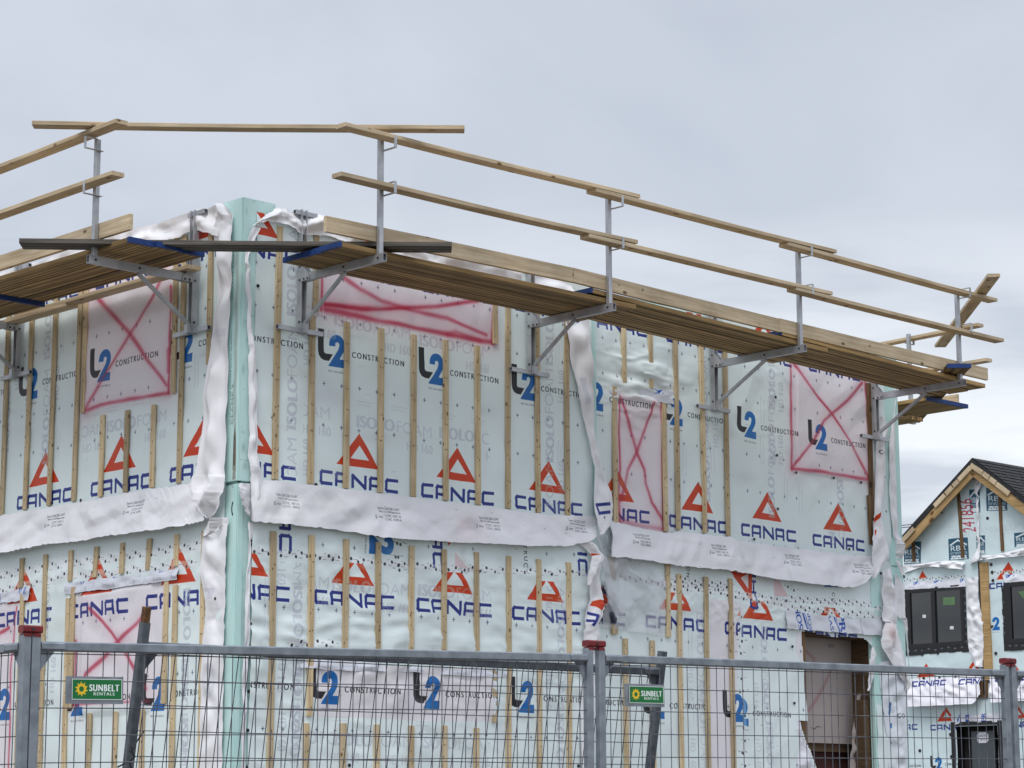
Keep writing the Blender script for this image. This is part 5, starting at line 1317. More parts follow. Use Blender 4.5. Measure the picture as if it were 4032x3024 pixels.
def board(name, p0, p1, w_, t, mat, label, cat, group=None, up=(0, 0, 1), warp=.004, ends=(), n=8, parts=True):
    """sawn board between two points on its axis; w_ sideways, t along up"""
    p0 = Vector(p0); p1 = Vector(p1); d = (p1 - p0); Ln = d.length; d.normalize()
    u_ = Vector(up); u_ = (u_ - d * u_.dot(d)).normalized(); s_ = u_.cross(d)
    mt = Matrix.Identity(4)
    for i in range(3): mt[i][0], mt[i][1], mt[i][2] = d[i], s_[i], u_[i]
    mt.translation = p0
    c = .003; a, b = w_ / 2, t / 2
    o8 = [(-a + c, -b), (a - c, -b), (a, -b + c), (a, b - c), (a - c, b), (-a + c, b), (-a, b - c), (-a, -b + c)]
    m_ = MB(); ph = random.random() * 6; ph2 = random.random() * 6
    for i in range(n + 1):
        q = i / n; wy = warp * math.sin(ph + q * 4); wz = -abs(warp) * math.sin(PI * q) * .8 + warp * .4 * math.sin(ph2 + q * 6)
        wy -= warp * (math.sin(ph) * (1 - q) + math.sin(ph + 4) * q)
        m_.v += [(Ln * q, y + wy, z + wz) for y, z in o8]
    for i in range(n):
        for k in range(8):
            k2 = (k + 1) % 8; m_.f.append((i * 8 + k, i * 8 + k2, i * 8 + 8 + k2, i * 8 + 8 + k)[::-1])
    m_.f.append(tuple(range(8))); m_.f.append(tuple(n * 8 + k for k in range(8))[::-1])
    o = m_.build(name, M[mat], None, mt)
    tag(o, label, cat, group)
    for e_ in ends:          # blue painted end
        x0_, x1_ = (-.004, .03) if e_ == 0 else (Ln - .03, Ln + .004)
        MB().box(x0_, x1_, -a - .0015, a + .0015, -b - .0015, b + .0015).build('painted_end', M['blue'], o)
    return o
def zc(v): return CAMZ + v
PT = .045
outs = (.425, .69, .955)
names = ('inner', 'middle', 'outer')
# long wall, three bays of three planks; each bay laps onto the one before
bays = [(.21, 3.88, 4.853, 4.868, 'first bay from the corner', (0,)), (3.27, 6.875, 4.935, 4.852, 'second bay of the long wall', (0,)), (6.09, 9.70, 4.930, 4.838, 'last bay at the right end of the long wall', (0,))]
for xa, xb, z_a, z_b, nm, en in bays:
    for o_, q in zip(outs, names):
        board('scaffold_plank', FA.P(xa + random.uniform(-.02, .02), o_ + .0, zc(z_a)), FA.P(xb + random.uniform(-.03, .03), o_, zc(z_b)), .258, PT, 'plank',
              f'{q} brown laminated plank of the {nm}', 'plank', 'scaffold planks along the walls', warp=.004, ends=en)
for xa, xb, z_a, z_b, nm, en in ((-.145, -3.55, 4.900, 4.905, 'platform on the left face nearest the corner', (0,)), (-2.66, -6.4, 4.858, 4.858, 'platform running out of the picture on the left', (0,))):
    for o_, q in zip(outs, names):
        board('scaffold_plank', FL.P(xa + random.uniform(-.02, .02), o_, zc(z_a)), FL.P(xb, o_, zc(z_b)), .258, PT, 'plank', f'{q} brown laminated plank of the {nm}', 'plank', 'scaffold planks along the walls', warp=.004, ends=en)
board('lumber_plank', FL.P(-.49, .15, zc(4.865)), FL.P(-3.3, .15, zc(4.865)), .14, .038, 'rail', 'pale plank lying between the left platform and the wrapped wall', 'plank', warp=.003)
board('lumber_plank', FL.P(-2.42, .15, zc(4.826 + .01)), FL.P(-6.2, .15, zc(4.826)), .14, .038, 'rail', 'pale plank end close to the wall at the left edge of the picture', 'plank', warp=.003)
for o_, q in zip(outs, names):
    pE = FE.loc(FA.P(9.8, .13, 0))[0]
    board('scaffold_plank', FE.P(pE + .02, o_, zc(4.855)), FE.P(pE + 3.8, o_, zc(4.855)), .258, PT, 'plank', f'{q} blue ended plank of the end wall platform beyond the right corner', 'plank', 'scaffold planks along the walls', ends=(0,))
xi, zi_ = FE.at((3610, 1648), .2)
board('lumber_plank', FE.P(xi, .2, zi_), FE.P(xi + 2.5, .2, zi_), .24, .045, 'plank', 'dark plank close to the end wall under the platform beyond the right corner', 'plank')
# grey plank across the corner
a_ = on_level(za(185, 1240), zc(4.925)); b_ = on_level(zb(1722, 1270), zc(4.925))
board('weathered_plank', a_, b_, .235, .042, 'plank_old', 'old grey weathered plank lying across the corner between both platforms', 'plank', warp=.004)
# blue ended plank across the far corner
a_ = on_level(zd(1612, 1125), zc(4.895)); d_ = (U * -.70 + Wv * .72).normalized()
a2 = on_level((3777, 1440), zc(4.92))
board('corner_plank', a2, a2 + (U + Wv).normalized() * 3.6, .26, .045, 'plank', 'plank with a bright blue end jutting over the right end of the platform', 'plank', ends=(0,), warp=.003)
# guard rails of the long wall
RAILS = [(.10, 3.786, 5.848, 5.903, 'top guard rail of the long wall nearest the corner', 'top'), (.061, 3.744, 5.405, 5.446, 'middle guard rail of the long wall nearest the corner', 'mid'),
         (3.173, 6.81, 5.853, 5.873, 'top guard rail in the middle of the long wall', 'top'), (3.082, 6.72, 5.395, 5.412, 'middle height guard rail in the middle of the long wall', 'mid'),
         (6.013, 9.725, 5.821, 5.805, 'top guard rail at the right end of the long wall', 'top'), (6.123, 9.82, 5.370, 5.352, 'middle height guard rail at the right end of the long wall', 'mid')]
for xa, xb, z_a, z_b, lb_, q in RAILS:
    board('guard_rail', FA.P(xa, 1.205, zc(z_a)), FA.P(xb, 1.205, zc(z_b)), .128, .038, 'rail', 'pale lumber ' + lb_, 'guard rail', 'lumber guard rails of the scaffold', warp=.008, n=12)
board('guard_rail', FL.P(-.14, 1.205, zc(5.905)), FL.P(-5.2, 1.205, zc(5.86)), .128, .038, 'rail', 'pale lumber top guard rail of the left face', 'guard rail', 'lumber guard rails of the scaffold', warp=.006)
board('guard_rail', FL.P(-.175, 1.205, zc(5.452)), FL.P(-5.2, 1.205, zc(5.43)), .128, .038, 'rail', 'pale lumber middle guard rail of the left face', 'guard rail', 'lumber guard rails of the scaffold', warp=.006)
a_ = on_level(za(288, 202), zc(5.955)); b_ = on_level(zb(1833, 243), zc(5.945))
board('guard_rail', a_, b_, .128, .038, 'rail', 'long pale rail spanning the corner above both top guard rails', 'guard rail', 'lumber guard rails of the scaffold', warp=.006)
a_ = on_level(zd(1893, 380), zc(5.86)); b_ = on_level(zd(1455, 957), zc(5.86))
board('guard_rail', a_, b_, .14, .038, 'rail', 'wide board crossing diagonally under the top rail at the far right end', 'guard rail', 'lumber guard rails of the scaffold', warp=.003)
xe = FE.loc(FA.P(9.8, .25, 0))[0]
board('guard_rail', FE.P(xe, 1.205, zc(5.84)), FE.P(xe + 3.4, 1.205, zc(5.80)), .128, .038, 'rail', 'short looking rail of the end wall beyond the far right corner', 'guard rail', 'lumber guard rails of the scaffold')
board('guard_rail', FE.P(xe - .1, 1.205, zc(5.40)), FE.P(xe + 3.4, 1.205, zc(5.40)), .128, .038, 'rail', 'lower rail of the end wall mostly hidden behind the long wall platform', 'guard rail', 'lumber guard rails of the scaffold')
# toe boards
TOE = [(.05, 3.055, 5.005, 5.043, 1.072, 'toe board with knots nearest the corner on the long wall'), (3.045, 6.06, 5.042, 5.000, 1.078, 'toe board in the middle of the long wall'), (6.055, 9.735, 5.005, 4.974, 1.074, 'toe board at the right end of the long wall')]
for xa, xb, z_a, z_b, o_, lb_ in TOE:
    tb = board('toe_board', FA.P(xa, o_ + (.0 if xa < 1 else .0), zc(z_a)), FA.P(xb, o_, zc(z_b)), .038, .140, 'rail', 'pale ' + lb_, 'toe board', 'toe boards standing on the scaffold', warp=.004)
    for txt, dx_, sz in ((('21', 3.2, .045),) if xa > 6 else ((('II', .62, .035), ('S8', .95, .03)) if xa > 3 else (('II', 1.4, .03),))):
        cu = bpy.data.curves.new('stamp', 'FONT'); cu.body = txt; cu.size = sz
        ob = bpy.data.objects.new('stamp', cu); me_ = bpy.data.meshes.new_from_object(ob); bpy.data.objects.remove(ob)
        me_.materials.clear(); me_.materials.append(M['nail'])
        place('grade_stamp', me_, tb, Matrix.Translation((dx_, -.0245, .0)) @ Matrix.Rotation(PI / 2, 4, 'X') @ Matrix.Rotation(PI / 2, 4, 'Z'))
board('toe_board', FL.P(-.155, 1.072, zc(5.052)), FL.P(-4.6, 1.072, zc(5.05)), .038, .140, 'rail', 'pale toe board standing on the left platform', 'toe board', 'toe boards standing on the scaffold')
xt = FE.at((3772, 1565), 1.07)[0]
board('toe_board', FE.P(xt, 1.072, zc(4.95)), FE.P(xe + 3.2, 1.072, zc(4.95)), .038, .140, 'rail', 'toe board of the end wall platform behind the blue ended planks', 'toe board', 'toe boards standing on the scaffold')

# ================================================================== FENCE
FANG = math.atan2(.602, .799)
p_ = at_depth((340, 2600), 9.5)
FF = Frame((p_.x, p_.y), FANG)
xL, zL = FF.at((200, 2546)); xM, zM = FF.at((2290, 2590)); xR, zR = FF.at((3930, 2651))
def rail_z(x): 
    return zL + (zM - zL) * (x - xL) / (xM - xL) if x <= xM else zM + (zR - zM) * (x - xM) / (xR - xM)
TUB = .038
WIREM = {}
def wire_mesh_for(L__, vert=True):
    k = (round(L__, 3), vert)
    if k not in WIREM:
        WIREM[k] = (MB().tube((0, 0, 0), (0, 0, L__), .0022, 6) if vert else MB().tube((0, 0, 0), (L__, 0, 0), .0022, 6)).mesh('wire', M['wire'])
    return WIREM[k]
def sq_post(m_, x, y, z0_, z1_, w_=TUB):
    m_.bar((x, y, z0_), (x, y, z1_), w_, w_, (0, 1, 0), .004); return m_
def fence_panel(fr, x0_, x1_, zfun, label, posts=(True, True), post_top=.045, mat='galv', lean=None, zbot=.10, phase=.03):
    root = empty('fence_panel', fr.m if lean is None else lean)
    tag(root, label, 'fence panel', 'temporary mesh fence panels in front of the house')
    for ok, x in zip(posts, (x0_, x1_)):
        if ok:
            sq_post(MB(), x, 0, .02, zfun(x) + post_top).build('post', M[mat], root)
    sl_ = (zfun(x1_) - zfun(x0_)) / (x1_ - x0_)
    e = TUB / 2
    MB().bar((x0_ + e, 0, zfun(x0_ + e)), (x1_ - e, 0, zfun(x1_ - e)), TUB, TUB, (0, 0, 1), .005).build('top_rail', M[mat], root)
    MB().bar((x0_ + e, 0, zfun(x0_) - zfun(x0_) + zbot), (x1_ - e, 0, zbot), TUB, TUB, (0, 0, 1), .005).build('bottom_rail', M[mat], root)
    for ok, x, sg in zip(posts, (x0_ + e, x1_ - e), (1, -1)):
        if ok:
            zt_ = zfun(x) - e; m_ = MB(); k = 0
            for yy in (-.002, .002): m_.v += [(x, yy, zt_), (x + sg * .065, yy, zt_), (x, yy, zt_ - .085)]
            m_.f += [(0, 1, 2), (5, 4, 3), (0, 3, 4, 1), (1, 4, 5, 2), (2, 5, 3, 0)]
            m_.build('corner_gusset', M[mat], root)
            MB().bar((x, 0, zfun(x)), (x + sg * .10, 0, zfun(x) + sl_ * sg * .1), TUB + .010, TUB - .006, (0, 0, 1), .006).build('rail_sleeve', M[mat], root)
    x = x0_ + phase + .03
    zt0 = zfun(x0_) - e - .006
    while x < x1_ - .03:
        zt_ = zfun(x) - e; me = wire_mesh_for(round((zt_ - zbot) / .04) * .04)
        o = place('wire', me, root); o.matrix_local = Matrix.Translation((x, -.004 + random.uniform(-.0015, .0015), zt_ - round((zt_ - zbot) / .04) * .04)) @ Matrix.Rotation(random.uniform(-.004, .004) * (1 if random.random() < .9 else 2.5), 4, 'Y') @ Matrix.Rotation(random.uniform(-.003, .003), 4, 'X')
        x += .060 + random.uniform(-.0012, .0012)
    k = 0; me = wire_mesh_for(x1_ - x0_ - TUB, False)
    while True:
        dz_ = .009 + .1075 * k if k < 2 else .009 + .1075 * k
        z = zfun(x0_) - e - dz_
        if z < zbot: break
        o = place('wire', me, root); o.matrix_local = Matrix.Translation((x0_ + e, -.007, z)) @ Matrix.Rotation(-math.atan(sl_), 4, 'Y')
        k += 1
    return root
xa1 = FF.at((136, 2600))[0]; xb1 = FF.at((2316, 2600))[0]; xa2 = FF.at((2363, 2600))[0]; xb2 = FF.at((3957, 2700))[0]; xa3 = FF.at((3987, 2700))[0]
fence_panel(FF, xa1, xb1, rail_z, 'galvanised mesh fence panel with the green sign at left')
fence_panel(FF, xa2, xb2, rail_z, 'galvanised mesh fence panel from the middle posts to the right edge')
fence_panel(FF, xa3, xa3 + 2.6, rail_z, 'galvanised mesh fence panel mostly cut off by the right edge', (True, False))
pl = FF.P(xa1 - .043, 0, 0)
FF0 = Frame((pl.x, pl.y), AL - PI / 2)
fence_panel(FF0, -2.5, 0, lambda x: rail_z(xa1) - .004, 'galvanised mesh fence panel at the left edge, turned away from the others', (False, True), phase=.018)
# leaning panel behind
T0 = at_depth((560, 2545), 9.83); T1 = at_depth((2600, 2652), 11.6)
dr = (T1 - T0); dr.z = 0; Lb = dr.length; dr.normalize(); nn = Vector((-dr.y, dr.x, 0))
HB = T0.z
dn = (Vector((0, 0, -1)) + nn * .19).normalized(); Hb = HB / -dn.z
mt = Matrix.Identity(4)
yb = dr.cross(dn).normalized(); zb_ = -dn; yb = zb_.cross(dr)
for i in range(3): mt[i][0], mt[i][1], mt[i][2] = dr[i], yb[i], zb_[i]
mt.translation = T0 + dn * Hb
lp_ = fence_panel(None, 0, Lb, lambda x: Hb, 'galvanised mesh fence panel leaning behind the front fence, wires slanting', (True, True), .10, 'galv_dark', mt, .08, .01)
MB().bar((0, 0, Hb + .10), (0, 0, Hb + .165), .030, .030, (0, 1, 0), .002).build('rusty_spigot', M['rust'], lp_)
# red clamps on the posts
def clamp(fr, x, zz, label, wd=.10):
    m_ = MB(); w2 = wd / 2
    m_.bar((-w2, 0, 0), (w2, 0, 0), .050, .030, (0, 0, 1), .006)
    m_.box(-w2 + .006, -w2 + .038, -.021, .021, -.03, -.017).box(w2 - .038, w2 - .006, -.021, .021, -.03, -.017)
    o = m_.build('post_clamp', M['red'], None, fr.m @ Matrix.Translation((x, 0, zz)))
    tag(o, label, 'clamp', 'red clamps joining the fence posts')
    MB().tube((0, -.0275, 0), (0, -.0255, 0), .007, 8).build('bolt', M['bolt'], o)
    return o
clamp(FF, (xa1 + FF.loc(pl)[0]) / 2, rail_z(xa1) + .066, 'red clamp on top of the left pair of fence posts', .085)
clamp(FF, (xb1 + xa2) / 2, rail_z(xb1) + .068, 'red clamp on top of the middle pair of fence posts', .105)
clamp(FF, (xb2 + xa3) / 2, rail_z(xb2) + .068, 'red clamp on top of the right pair of fence posts', .085)
# signs
def sign(quad, label):
    x0_, z1_ = FF.at(quad[0], .02); x1_, _ = FF.at(quad[1], .02); _, z0_ = FF.at(quad[2], .02)
    w_, h_ = x1_ - x0_, z1_ - z0_
    ang = -math.atan((FF.at(quad[1], .02)[1] - z1_) / w_)
    root = empty('rental_sign', FF.m @ Matrix.Translation((x0_, -.014, z0_)) @ Matrix.Rotation(ang, 4, 'Y'))
    tag(root, label, 'sign', 'green rental signs on the fence')
    MB().box(0, w_, -.002, .001, 0, h_).build('backing_plate', M['galv'], root)
    cv = Canvas(0, 1, 0, .40, 420, (238, 240, 240)); G = (14, 112, 56)
    cv.poly([(.012, .012), (.988, .012), (.988, .388), (.012, .388)], G)
    sun = []; cx_, cz_ = .19, .205
    for i in range(10):
        a = 2 * PI * i / 10 + .3; sun.append((cx_ + .135 * math.cos(a + .12), cz_ + .15 * math.sin(a + .12))); sun.append((cx_ + .092 * math.cos(a + .22), cz_ + .102 * math.sin(a + .22)))
        sun.append((cx_ + .095 * math.cos(a + .5), cz_ + .105 * math.sin(a + .5)))
    cv.poly([sun, [(cx_ + .048 * math.cos(t), cz_ + .053 * math.sin(t)) for t in [2 * PI * i / 20 for i in range(20)]]], (240, 196, 40))
    cv.text('SUNBELT', (.345, .165), (.60, 0), (0, .135), (244, 246, 246), 1, .10, 1.18)
    cv.text('RENTALS', (.43, .085), (.42, 0), (0, .060), (240, 244, 242), 1, .05, 1.25)
    ms = img_mat('sign print', cv, .35, .05)
    me = bpy.data.meshes.new('sign_face'); m_ = .018
    me.from_pydata([(m_ * 1.4, -.0055, m_ * .9), (w_ - m_ * .4, -.0055, m_ * .9), (w_ - m_ * .4, -.0055, h_ - m_ * .55), (m_ * 1.4, -.0055, h_ - m_ * .55)], [], [(0, 1, 2, 3)])
    ul = me.uv_layers.new(name='uv')
    for i, q in enumerate(((0, 0), (1, 0), (1, 1), (0, 1))): ul.data[i].uv = q
    me.materials.append(ms); place('sign_face', me, root)
    return root
sign((zm_(700, 697), zm_(1302, 706), zm_(692, 985)), 'larger looking green sign with yellow sun on the left fence panel')
sign((zp(165, 775), zp(579, 788), zp(168, 1012)), 'green sign with yellow sun right of the middle fence posts')
# loose tie wire on the leaning post
def tie():
    pts = [zm_(1505, 1275), zm_(1440, 1370), (zm_(1375, 1480)), zm_(1410, 1545), zm_(1350, 1590), zm_(1230, 1650)]
    m_ = MB(); P3 = [at_depth(p, 9.72 + .02 * math.sin(i * 2.1)) for i, p in enumerate(pts)]
    m_.path([tuple(p) for p in P3], .0035, 6)
    m_.path([tuple(at_depth(p, 9.7)) for p in (zm_(1365, 1495), zm_(1390, 1450), zm_(1368, 1430))], .003, 6)
    m_.path([tuple(at_depth(p, 9.7)) for p in (zm_(1355, 1585), zm_(1372, 1659), zm_(1368, 1720))], .005, 6)
    tag(m_.build('tie_cable', M['black']), 'thin black cable tied round the leaning fence post', 'cable')
tie()

# ================================================================== NEIGHBOUR HOUSE
p_ = at_depth((3700, 2700), 50.0)
FN = Frame((p_.x, p_.y), AL - PI / 2)
nh = empty('townhouse', FN.m)
tag(nh, 'wrapped townhouse with a gable and charcoal roof standing behind the scaffolded house', 'house')
apx, apz = FN.at(zr(1062, 285)); lfx, lfz = FN.at(zr(388, 1020)); wl0 = FN.at((3500, 2700))[0]
slope = (apz - lfz) / (apx - lfx); hw_ = apx - lfx; rgx = apx + hw_
GB = FN.at(zr(700, 1165))[1]
cN = Canvas(wl0 - 1, rgx + 3, -.2, apz + .3, 120, (214, 231, 234))
wn = cN.win(cN.x0, cN.x1, cN.z0, cN.z1); cN.a *= (1 + .07 * (fbm(wn[1] * .9, wn[2] * .9, 45, 4) - .47))[..., None][:cN.H, :cN.W]
def rbr(p0, p1, p2):
    a = FN.at(p0); b = FN.at(p1); c = FN.at(p2)
    ex = (b[0] - a[0], b[1] - a[1]); ez = (a[0] - c[0], a[1] - c[1])
    def P(u_, v_): return (c[0] + ex[0] * u_ + ez[0] * v_, c[1] + ex[1] * u_ + ez[1] * v_)
    cN.poly([P(0, 0), P(1, 0), P(1, 1), P(0, 1)], (42, 84, 106))
    s_ = (228, 236, 238)
    for q in stroke([P(.1, .70), P(.48, .90), P(.9, .68)], .035): cN.poly(q, s_)
    cN.text('RBR', P(.10, .42), (ex[0] * .80, ex[1] * .8), (ez[0] * .24, ez[1] * .24), s_, 1, .012)
    cN.text('structures', P(.08, .26), (ex[0] * .84, ex[1] * .84), (ez[0] * .13, ez[1] * .13), s_, .9, .02)
    for q in stroke([P(.1, .06), P(.24, .18), P(.36, .06), P(.48, .18), P(.62, .06), P(.76, .18), P(.88, .06), P(.1, .06)], .028): cN.poly(q, s_)
    for q in stroke([P(.12, .18), P(.88, .18)], .022): cN.poly(q, s_)
for t_ in ((zr(392, 955), zr(565, 945), zr(388, 1165)), (zr(830, 918), zr(1018, 902), zr(838, 1130)), (zr(1192, 425), zr(1392, 420), zr(1200, 648)), (zr(1030, 442), zr(1130, 440), zr(1040, 662)), (zr(1100, 890), zr(1182, 884), zr(1100, 1070)), (zr(1465, 862), zr(1660, 850), zr(1470, 1003)), (zr(700, 640), zr(768, 630), zr(705, 695))):
    rbr(*t_)
a = FN.at(zr(1030, 865)); b = FN.at(zr(985, 545)); 
cN.text('241856', a, (b[0] - a[0] + .05, b[1] - a[1]), (-.0 - .33, -.03), (188, 22, 48), 1, .015, 1.0) if False else cN.text('241856', FN.at(zr(1100, 850)), (b[0] - a[0], b[1] - a[1]), (-.34, 0.02), (172, 24, 48), .85, .0, 1.0)
kN = .93
def cn(p, k=kN, **q): x, z = FN.at(p); pr_canac(cN, Aff(x, z, k), 1)
cn(zq(1030, 812)); cn(zq(1520, 790)); cn(zq(1900, 760)); cn(zq(2150, 750))
for p in (zq(760, 1275), zq(1235, 1270), zq(1970, 1245)): cn(p)
for p in (zq(1875, 225), zq(1245, 1690), zq(760, 1710), zq(1720, 1690)):
    x, z = FN.at(p); pr_l2(cN, Aff(x - (.05 if p[1] < 2600 else -.03), z, kN), 1)
for p in (zr(1230, 1408),): cn(p)
x, z = FN.at(zr(540, 1308)); cN.poly([(x, z), (x + .22, z), (x + .1, z + .17)], RED)
x, z = FN.at(zr(1362, 1238)); cN.poly([(x, z), (x + .26, z), (x + .12, z + .2)], RED)
for p in (zr(1370, 840), zr(900, 900)):
    x, z = FN.at(p); cN.text('ISOLOFOAM', (x - .3, z), (1.2, 0), (0, .14), (196, 204, 212), .5, 0)
tape(cN, FN, zr(390, 1320), zr(1000, 1285), .03, 10, seed=51); tape(cN, FN, zr(1240, 1250), zr(1560, 1225), .03, 6, seed=52)
mN = img_mat('townhouse wrap', cN, .5, .3)
gw = MB(); 
k_ = [(wl0 - .5, GB), (rgx, GB), (rgx, lfz), (apx, apz), (lfx, lfz)]
D1 = (FN.at(zs(1190, 1100))[0], FN.at(zs(1795, 1700))[0], 0.0, FN.at(zs(1190, 1100))[1])
bodyw = MB().box(wl0 - .6, rgx + 2.5, .4, 9.0, -.2, GB - .02).box(wl0 - .6, D1[0], .02, .4, -.2, GB - .02).box(D1[1], rgx + 2.5, .02, .4, -.2, GB - .02).box(D1[0], D1[1], .02, .4, D1[3], GB - .02)
pz = [(lfx, .02, GB - .02), (rgx, .02, GB - .02), (rgx, .02, lfz), (apx, .02, apz - .02), (lfx, .02, lfz)]
bodyw.prism([pz, [(x, 9.0, z) for x, y, z in pz]], None)
wallN = bodyw.build('wall', M['foam'], nh)
def dN(X, Z_): return .004 + .02 * ridge(X * .9 + Z_ * .6, Z_ * .9, 91) ** 2 + .012 * ridge(X * 2.5, Z_ * 2.0, 93) ** 2
win_rects = []
def rect_px(tl, br):
    a = FN.at(tl); b = FN.at(br); return a[0], b[0], b[1], a[1]
W1 = rect_px(zr(405, 1408), (3806, 2540)); W2 = rect_px((3958, 2296), (4200, 2520))
def cutN(x, z):
    c = np.zeros(x.shape, bool)
    for (a, b, e, f) in (W1, W2, D1): c |= (x > a + .05) & (x < b - .05) & (z > e + .03) & (z < f - .05)
    above = z > apz - np.abs(x - apx) * slope - .02
    return c | above | ((z > GB + .02) & (x < lfx))
grid_sheet('wrap_sheet', cN, wl0 - .5, rgx + 2.4, -.1, apz, dN, mN, wallN, .06, cutN)
# windows
def nwin(r, sticker=False):
    a, b, e, f = r
    fr_ = MB(); t = .09
    fr_.box(a, b, -.045, .03, f - t, f).box(a, b, -.045, .03, e, e + t).box(a, a + t * 1.6, -.045, .03, e + t, f - t).box(b - t, b, -.045, .03, e + t, f - t)
    mid = (a + b) / 2 - .02; fr_.box(mid - .05, mid + .05, -.05, .03, e + t, f - t)
    o = fr_.build('window', M['black'], wallN)
    for (p, q) in ((a + t * 1.6, mid - .05), (mid + .05, b - t)):
        pn = MB().box(p, q, -.012, -.006, e + t, f - t).build('pane', M['pane'], o)
    return o
w1o = nwin(W1); w2o = nwin(W2)
# rough black membrane strips round the openings
def rough_band(r, mat='black'):
    a, b, e, f = r; m_ = MB(); rs = random.Random(5)
    for (x0_, x1_, z0_, z1_) in ((a - .07, b + .07, e - .12, e + .0), (a - .06, a, e, f - .05), (b, b + .05, e, f - .02)):
        n = 10
        for i in range(n):
            if x1_ - x0_ > z1_ - z0_: m_.box(x0_ + (x1_ - x0_) * i / n, x0_ + (x1_ - x0_) * (i + 1) / n, -.036 - rs.random() * .004, -.03, z0_ - rs.random() * .03, z1_)
            else: m_.box(x0_ - rs.random() * .02, x1_, -.036 - rs.random() * .004, -.03, z0_ + (z1_ - z0_) * i / n, z0_ + (z1_ - z0_) * (i + 1) / n)
    return m_.build('membrane_band', M[mat], wallN)
rough_band(W1); rough_band(W2)
def flecks(r):
    a, b, e, f = r; m_ = MB(); rs = random.Random(9)
    for i in range(9):
        x = a + (b - a) * (i + .3) / 9; z = e - .06 + rs.uniform(-.02, .02); m_.box(x, x + .055, -.043, -.0405, z, z + .035)
    for i in range(8):
        z = e + (f - e) * (i + .3) / 8
        m_.box(b + .012, b + .045, -.043, -.0405, z, z + .05)
        if i % 2: m_.box(a - .05, a - .02, -.043, -.0405, z, z + .05)
    o = m_.build('membrane_print', M['galv_dark'], wallN); o['kind'] = 'stuff'
flecks(W1); flecks(W2)
def nquad(name, pts, mat, parent, out=.03, t=.006):
    a = [FN.at(p) for p in pts]; P0 = [(x, -out, z) for x, z in a]; P1 = [(x, -out + t, z) for x, z in a]
    return MB().prism([P0, P1], None).build(name, mat, parent)
cg = Canvas(0, 1, 0, .6, 160, (92, 148, 76)); cg.poly([(.02, .08), (.98, .08), (.98, .52), (.02, .52)], (74, 128, 60)); cg.poly([(0, 0), (1, 0), (1, .08), (0, .08)], (210, 220, 214)); cg.text('FENETRES', (.2, .27), (.6, 0), (0, .10), (200, 222, 196), .8, .0)
def sticker(pts, parent, mat):
    o = nquad('window_sticker', pts, mat, parent, .018, .004); return o
M['green'] = noisy('green sticker', lin((84, 118, 78)), lin((98, 132, 92)), .5)
M['tagw'] = noisy('white tag', lin((214, 214, 220)), lin((228, 228, 232)), .6)
sticker([zr(775, 1485), zr(890, 1478), zr(892, 1555), zr(778, 1560)], w1o, M['green'])
sticker([zr(1505, 1428), zr(1600, 1415), zr(1600, 1500), zr(1550, 1490)], w2o, M['green'])
for pts in ([zq(1155, 55), zq(1190, 55), zq(1190, 88), zq(1155, 88)], [zq(1442, 175), zq(1480, 173), zq(1480, 208), zq(1442, 208)]):
    nquad('window_tag', pts, M['tagw'], w1o, .018, .004)
# door
MB().box(D1[0], D1[1], .30, .33, 0, D1[3]).build('door_recess', M['dark'], wallN)
MB().box(D1[0] - .05, D1[0] + .04, -.05, .3, 0, D1[3] + .02).box(D1[1] - .04, D1[1] + .05, -.05, .3, 0, D1[3] + .02).box(D1[0], D1[1], -.045, .3, D1[3] - .06, D1[3] + .02).build('door_frame', M['black'], wallN)
dl = FN.at(zs(1415, 1200), -.15)[0]; drr = FN.at(zs(1700, 1200), -.15)[0]
dor = MB().box(dl, drr, .12, .17, 0, D1[3] - .18).build('door', M['door_grey'], wallN)
ct = Canvas(0, 1, 0, 1, 120, (216, 216, 222)); ct.text('UNITE', (.14, .55), (.72, 0), (0, .2), (70, 74, 110), 1, .01); ct.text('#10', (.3, .22), (.4, 0), (0, .2), (70, 74, 110), 1, .01)
a = FN.at(zs(1475, 1215), -.10); b = FN.at(zs(1620, 1345), -.10); c_ = .045
oc = [(a[0] + c_, b[1]), (b[0] - c_, b[1]), (b[0], b[1] + c_), (b[0], a[1] - c_), (b[0] - c_, a[1]), (a[0] + c_, a[1]), (a[0], a[1] - c_), (a[0], b[1] + c_)]
me = bpy.data.meshes.new('door_notice'); me.from_pydata([(x, .105, z) for x, z in oc] + [(x, .115, z) for x, z in oc], [], [tuple(range(8)), tuple(range(15, 7, -1))] + [(i, i + 8, (i + 1) % 8 + 8, (i + 1) % 8) for i in range(8)])
ul = me.uv_layers.new(name='uv')
for lp in me.loops:
    v_ = me.vertices[lp.vertex_index].co; ul.data[lp.index].uv = ((v_.x - a[0]) / (b[0] - a[0]), (v_.z - b[1]) / (a[1] - b[1]))
me.materials.append(img_mat('door notice print', ct, .5, .02)); place('door_notice', me, dor)
# gable studs, corner post, rakes, roof
for lo, hi in ((zr(972, 1098), zr(930, 470)), (zr(500, 1138), zr(492, 935)), (zr(1358, 1035), zr(1330, 505))):
    a = FN.at(lo); b = FN.at(hi); MB().bar((a[0], -.035, a[1]), (b[0], -.035, b[1]), .075, .03, (0, 1, 0), .002).build('batten', M['stud'], wallN)
a = FN.at(zr(1180, 1145)); b = FN.at(zq(1825, 740))
MB().box(a[0] - .10, a[0] + .10, -.07, .0, b[1], a[1]).build('corner_post', M['fascia'], wallN)
MB().box(a[0] - .15, a[0] - .11, -.05, .0, b[1] - .3, a[1] + .02).build('gap_strip', M['black'], wallN)
nquad('vent_board', [zq(1750, 760), zq(1850, 740), zq(1845, 930), zq(1715, 935)], M['stud'], wallN, .05, .04)
OH = .30                            # roof overhang in front of the gable
oxl, ozl = FN.at(zr(352, 905), OH); oxa, oza = FN.at(zr(1050, 130), OH)
